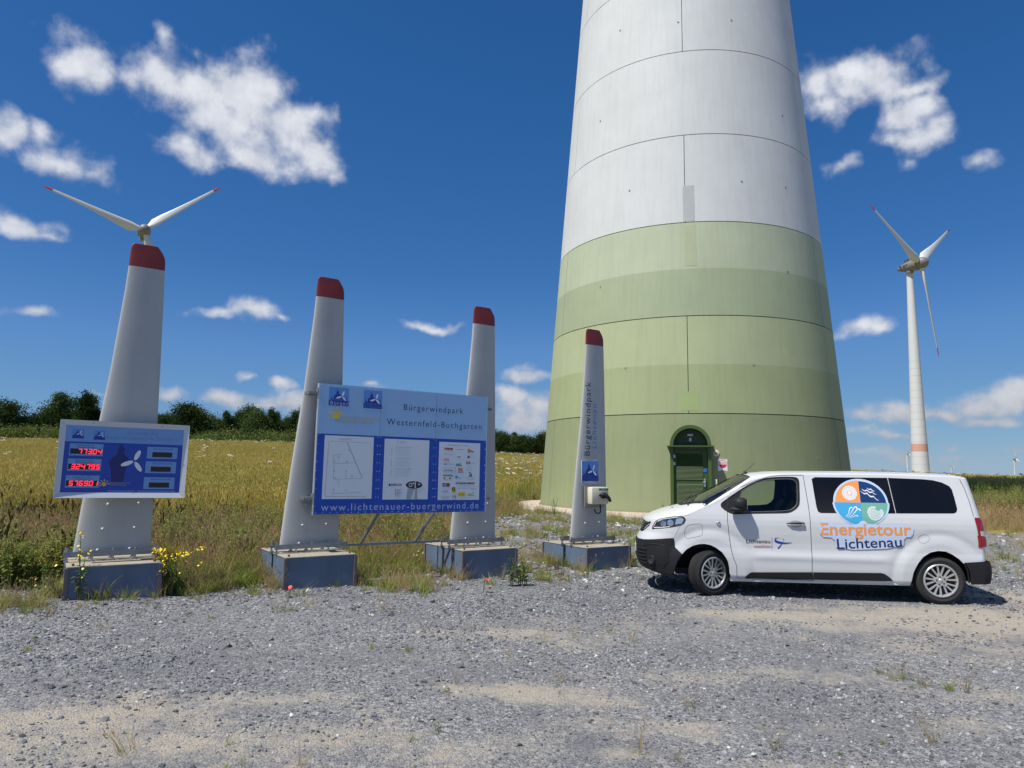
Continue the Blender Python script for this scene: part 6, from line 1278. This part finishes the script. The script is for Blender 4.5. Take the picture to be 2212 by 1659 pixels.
def rots(n, tilt=.12): return np.stack([rng.normal(0, tilt, n), rng.normal(0, tilt, n), rng.uniform(0, 6.28, n)], -1)
def noise2(x, y, f=1.0): return (np.sin(x*f*1.3 + 1.7*np.sin(y*f*.7)) + np.sin(y*f*1.1 + 1.3*np.sin(x*f*.9 + 2))) * .25 + .5
def in_blocks(x, y):
    r_ = np.zeros(len(x), bool)
    for c_ in CS: q = row(c_ - .46, -.09, 0); a = (x - q[0]) * RV.x + (y - q[1]) * RV.y; c2 = (x - q[0]) * NV.x + (y - q[1]) * NV.y; r_ |= (np.abs(a) < .56) & (np.abs(c2) < .74)
    return r_
def front_of_blocks(x, y):      # trodden gravel strip in front of the steel blocks
    r_ = np.zeros(len(x), bool)
    for c_ in CS: q = row(c_ - .46, -.09, 0); a = (x - q[0]) * RV.x + (y - q[1]) * RV.y; c2 = (x - q[0]) * NV.x + (y - q[1]) * NV.y; r_ |= (np.abs(a) < .72) & (c2 > .55) & (c2 < 2.2)
    return r_ & (rng.random(len(x)) > .14)
# golden crop
x, y = spread(46000, 13.5, 97, -.80, .86); dy = veg_dy(x, y); left = x < 3
lim = np.where(left, 4.2 + 3.0 * noise2(x, y, .35) + np.where(x > -3, 5, 0), 24 + 6 * noise2(x, y, .2))
k = (dy > lim) & ok_tower(x, y, 3); x, y = x[k], y[k]; n = len(x)
scatter('field_crop', np.stack([x, y, gz(x, y)], -1), rots(n), rng.uniform(.85, 1.15, n) * (1 + .35 * sstep(25, 90, y)), rng.integers(0, 4, n), CROP, 'golden ripening crop covering the field behind the signs', 'crop')
# tall weeds along the border and round the tower
x, y = spread(15000, 9.5, 60, -.85, .86, 1.4); dy = veg_dy(x, y); left = x < 3
hi = np.where(left, 6.5 + np.where(x > -3, 8, 0), 27); lo = np.where(left, .6 + np.where(x < -6.2, -1.5, 1.2), 6.0)
k = (dy > lo) & (dy < hi) & ok_tower(x, y, 1.7) & (rng.random(len(x)) < np.where(left, .25 + .75 * (noise2(x, y, .8) > .45), .35 + .65 * (noise2(x, y, .5) > .5))) & ~in_blocks(x, y); x, y = x[k], y[k]; n = len(x)
wi = np.where((x < -6.4) & (rng.random(n) < .30), 3, rng.integers(0, 3, n))
scatter('border_weeds', np.stack([x, y, gz(x, y)], -1), rots(n), rng.uniform(.55, 1.05, n) * np.where(x < 3, .92, 1.15), wi, WEED, 'tall green and brown weeds along the edge of the field', 'weeds')
# dry grass
x, y = spread(24000, 9.0, 45, -.85, .88, 1.5); dy = veg_dy(x, y); left = x < 3
k = (dy > .1 - .7 * noise2(x, y, 1.7)) & (dy < np.where(left, 9, 14)) & ok_tower(x, y) & (rng.random(len(x)) < np.where(dy < .5, .35, .85) * np.where(left, .70, 1)) & ~in_blocks(x, y) & ~front_of_blocks(x, y); dyk = dy[k]; x, y = x[k], y[k]; n = len(x)
scatter('dry_grass', np.stack([x, y, gz(x, y)], -1), rots(n), rng.uniform(.6, 1.15, n) * (.5 + .5 * sstep(0, 1.5, dyk)), rng.integers(0, 3, n), DRYG, 'dry straw coloured grass between the gravel and the field', 'grass')
# green grass of the verge right behind and beside the blocks
x, y = spread(9000, 9.3, 24, -.85, .02, 1.3); dy = veg_dy(x, y)
k = (dy > -.15 - .5 * noise2(x, y, 2.1)) & (dy < 5.5) & (rng.random(len(x)) < .25 + .75 * (noise2(x, y, 1.1) > .42)) & ~((x > -3.5) & (y > 17)) & ~in_blocks(x, y) & ~front_of_blocks(x, y); dyk = dy[k]; x, y = x[k], y[k]; n = len(x)
scatter('verge_grass', np.stack([x, y, gz(x, y)], -1), rots(n), rng.uniform(.9, 2.1, n) * (.55 + .45 * sstep(0, 1.6, dyk)), rng.integers(0, 3, n), LUSH, 'green verge grass right behind the blocks of the pylons', 'grass')
# sparse weeds on the rubble and in front of the blocks
x1, y1 = rng.uniform(-4, 6, 5200), rng.uniform(12.0, 30, 5200); x2, y2 = rng.uniform(9, 24, 1300), rng.uniform(13, 24, 1300)
s3 = rng.uniform(-1.2, 9.6, 900); o3 = rng.normal(.85, .30, 900); x3 = RP.x + RV.x*s3 + NV.x*o3; y3 = RP.y + RV.y*s3 + NV.y*o3
x4, y4 = [], []
for c_ in CS:
    q = row(c_ - .46, -.09, 0)
    for j in range(70):
        e_ = rng.integers(0, 4); u_ = rng.uniform(-1, 1); a_, n_ = ((u_ * .62, .74 + abs(rng.normal(0, .05)))[:2] if j % 5 == 0 else (-.60, u_ * .8), (u_ * .62, -.74 - abs(rng.normal(0, .15))), (-.56 - abs(rng.normal(0, .12)), u_ * .8), (.56 + abs(rng.normal(0, .14)), u_ * .8))[e_]
        x4.append(q[0] + RV.x * a_ + NV.x * n_); y4.append(q[1] + RV.y * a_ + NV.y * n_)
x, y = np.concatenate([x1, x2, x3]), np.concatenate([y1, y2, y3]); k = ok_tower(x, y) & (rng.random(len(x)) < .10 + .75 * (noise2(x, y, 1.6) > .55) ); 
k &= ~in_blocks(x, y) & ~front_of_blocks(x, y) & ~((x > 1.9) & (x < 8.5) & (y > 9.5) & (y < 13.6)); x, y = np.concatenate([x[k], x4]), np.concatenate([y[k], y4]); n = len(x); src = LUSH + DRYG[:2]
ix = np.where(rng.random(n) < .55, rng.integers(0, 3, n), rng.integers(3, 5, n)); sc_ = rng.uniform(.4, 1.05, n) * np.where(ix > 2, .55, 1)
scatter('sparse_weeds', np.stack([x, y, gz(x, y) - .005], -1), rots(n, .2), sc_, ix, src, 'sparse grass and weeds growing through the gravel around the blocks', 'weeds')
# little dry moss and grass specks on the lot
pts = []
for (px, py, sp_, m_) in [(1940, 1455, .10, 5), (1975, 1460, .12, 5), (2060, 1480, .09, 4), (1000, 1405, .3, 5), (330, 1340, .35, 6), (560, 1335, .3, 5), (640, 1330, .3, 5), (840, 1330, .3, 3), (240, 1330, .3, 5), (90, 1420, .4, 4), (1200, 1360, .5, 4), (590, 1650, .2, 3), (2000, 1600, .2, 2), (1480, 1650, .2, 2), (1700, 1520, .4, 3), (880, 1590, .15, 2), (430, 1620, .3, 2), (1250, 1500, .6, 4)]:
    p = at_z(px, py, -.05)
    for j in range(m_): pts.append((p.x + rng.normal(0, sp_), p.y + rng.normal(0, sp_)))
x, y = np.array(pts).T; n = len(x)
scatter('lot_grass', np.stack([x, y, gz(x, y) + .0], -1), rots(n, .3), rng.uniform(.18, .42, n), rng.integers(0, 3, n), LUSH[:2] + [DRYG[0]], 'tiny grass specks dotted over the gravel lot', 'grass')
# white umbels at the far edge and scattered in the field
x1 = rng.uniform(-70, 5, 1500); y1 = rng.normal(91, 2.2, 1500); x2, y2 = spread(80, 24, 80, -.72, .06); x3, y3 = rng.uniform(28, 60, 160), rng.uniform(46, 62, 160); x4, y4 = rng.uniform(-1.2, 2.2, 60), rng.uniform(34, 60, 60)
x, y = np.concatenate([x1, x2, x3, x4]), np.concatenate([y1, y2, y3, y4]); n = len(x)
scatter('white_umbels', np.stack([x, y, gz(x, y)], -1), rots(n), rng.uniform(.95, 1.3, n), rng.integers(0, 3, n), UMB, 'white flower umbels along the far edge of the field', 'flowers')

# single plants one can point at
M_STEM = mat('stem_green', (.09, .13, .035), .8); M_FLY = mat('flower_yellow', (.78, .58, .02), .6); M_POP = mat('poppy_red', (.72, .05, .02), .6); M_LEAFP = leafmat('leaf_plain', (.09, .15, .03), (.13, .18, .045), .2, .3, 2)
def leafy_stem(b, x, y, h, lean, seed, nl, L0):
    r = random.Random(seed); a = r.uniform(0, 6.28); pts_ = [(x + math.cos(a)*lean*t_*t_, y + math.sin(a)*lean*t_*t_, h*t_) for t_ in (0, .33, .66, 1)]; b.tube(pts_, [.008, .007, .005, .003], 5)
    lv = []
    for j in range(nl):
        t_ = r.uniform(.1, .95); la = r.uniform(0, 6.28); L_ = L0 * r.uniform(.6, 1.2) * (1.15 - .6*t_); p = (x + math.cos(a)*lean*t_*t_, y + math.sin(a)*lean*t_*t_, h*t_); c_, s_ = math.cos(la), math.sin(la)
        lv.append([p, (p[0] + c_*L_*.5 - s_*L_*.16, p[1] + s_*L_*.5 + c_*L_*.16, p[2] + L_*.3), (p[0] + c_*L_, p[1] + s_*L_, p[2] + L_*.1), (p[0] + c_*L_*.5 + s_*L_*.16, p[1] + s_*L_*.5 - c_*L_*.16, p[2] + L_*.28)])
    return pts_[-1], lv
def flower_plant(label, px, py, h, ns, sp_, fl_m, seed, cat='plant', z=.08, nl=14, fl=True, cluster=9, name='ragwort_plant', fs_=.016):
    p = at_z(px, py, z); o = thing(name, label, cat, (p.x, p.y, float(gz(p.x, p.y)))); r = random.Random(seed); b = MB(); lf = MB(); fb = MB()
    for k in range(ns):
        a = r.uniform(0, 6.28); q = sp_ * r.random(); tip, lv = leafy_stem(b, q*math.cos(a), q*math.sin(a), h * r.uniform(.72, 1.05), sp_ * .9, seed*31 + k, nl, .11)
        for l_ in lv: lf.add(l_, [(0, 1, 2, 3)])
        if fl:
            for j in range(cluster):
                aa = r.uniform(0, 6.28); qq = .055 * math.sqrt(r.random()); c_ = (tip[0] + qq*math.cos(aa), tip[1] + qq*math.sin(aa), tip[2] + .02 - qq*.3 + r.uniform(-.035, .03) - (0 if r.random() < .7 else r.uniform(.05, .3))); ss = fs_ * r.uniform(.7, 1.2)
                n_ = 7; fb.add([c_] + [(c_[0] + ss*math.cos(2*math.pi*i/n_) * (1 if i % 2 else .75), c_[1] + ss*math.sin(2*math.pi*i/n_) * (1 if i % 2 else .75), c_[2] + ss*.25 - .006 + ss*.7*math.sin(2*math.pi*i/n_ + j)) for i in range(n_)], [(0, i+1, (i+1) % n_ + 1) for i in range(n_)])
    b.ob('stem', M_STEM, o); lf.ob('leaves', M_LEAFP, o)
    if fl: fb.ob('flowers', fl_m, o)
    return o
flower_plant('bushy yellow ragwort flowering beside the block of the LED display pylon', 372, 1282, .58, 17, .20, M_FLY, 1, cluster=20, fs_=.016)
flower_plant('thin yellow flowering weed in front of the LED display pylon block', 165, 1303, .80, 3, .05, M_FLY, 2, cluster=9)
flower_plant('short yellow flowering weed in the grass beside the LED display block', 100, 1292, .50, 4, .16, M_FLY, 3, cluster=5, z=.12)
flower_plant('tall green weed at the edge of the board block on the tower side', 1103, 1248, .52, 4, .05, M_FLY, 4, fl=False, nl=24, name='weed_plant')
flower_plant('leafy green weed growing between the board block and the charging pylon', 1128, 1246, .42, 6, .10, M_FLY, 5, fl=False, nl=22, name='weed_plant')
flower_plant('single red poppy in front of the block next to the LED display pylon', 627, 1283, .13, 1, .02, M_POP, 6, cluster=3, name='poppy', nl=6, fs_=.03)
flower_plant('single red poppy in front of the board block on the tower side', 1045, 1262, .20, 1, .02, M_POP, 7, cluster=3, name='poppy', nl=6, fs_=.028)
flower_plant('thin tall weed on the rubble in front of the tower door side', 1432, 1135, .75, 2, .06, M_FLY, 8, fl=False, nl=16, name='weed_plant', z=.1)
flower_plant('slender dark weed on the rubble left of the charging pylon', 1198, 1122, .70, 4, .12, M_FLY, 9, fl=False, nl=20, name='weed_plant', z=.1)
flower_plant('white clover blooms between the two board pylons', 905, 1222, .22, 5, .12, mat('clover_white', (.70, .70, .66), .7), 10, cluster=3, name='clover_plant', nl=8, fs_=.022, z=-.02)
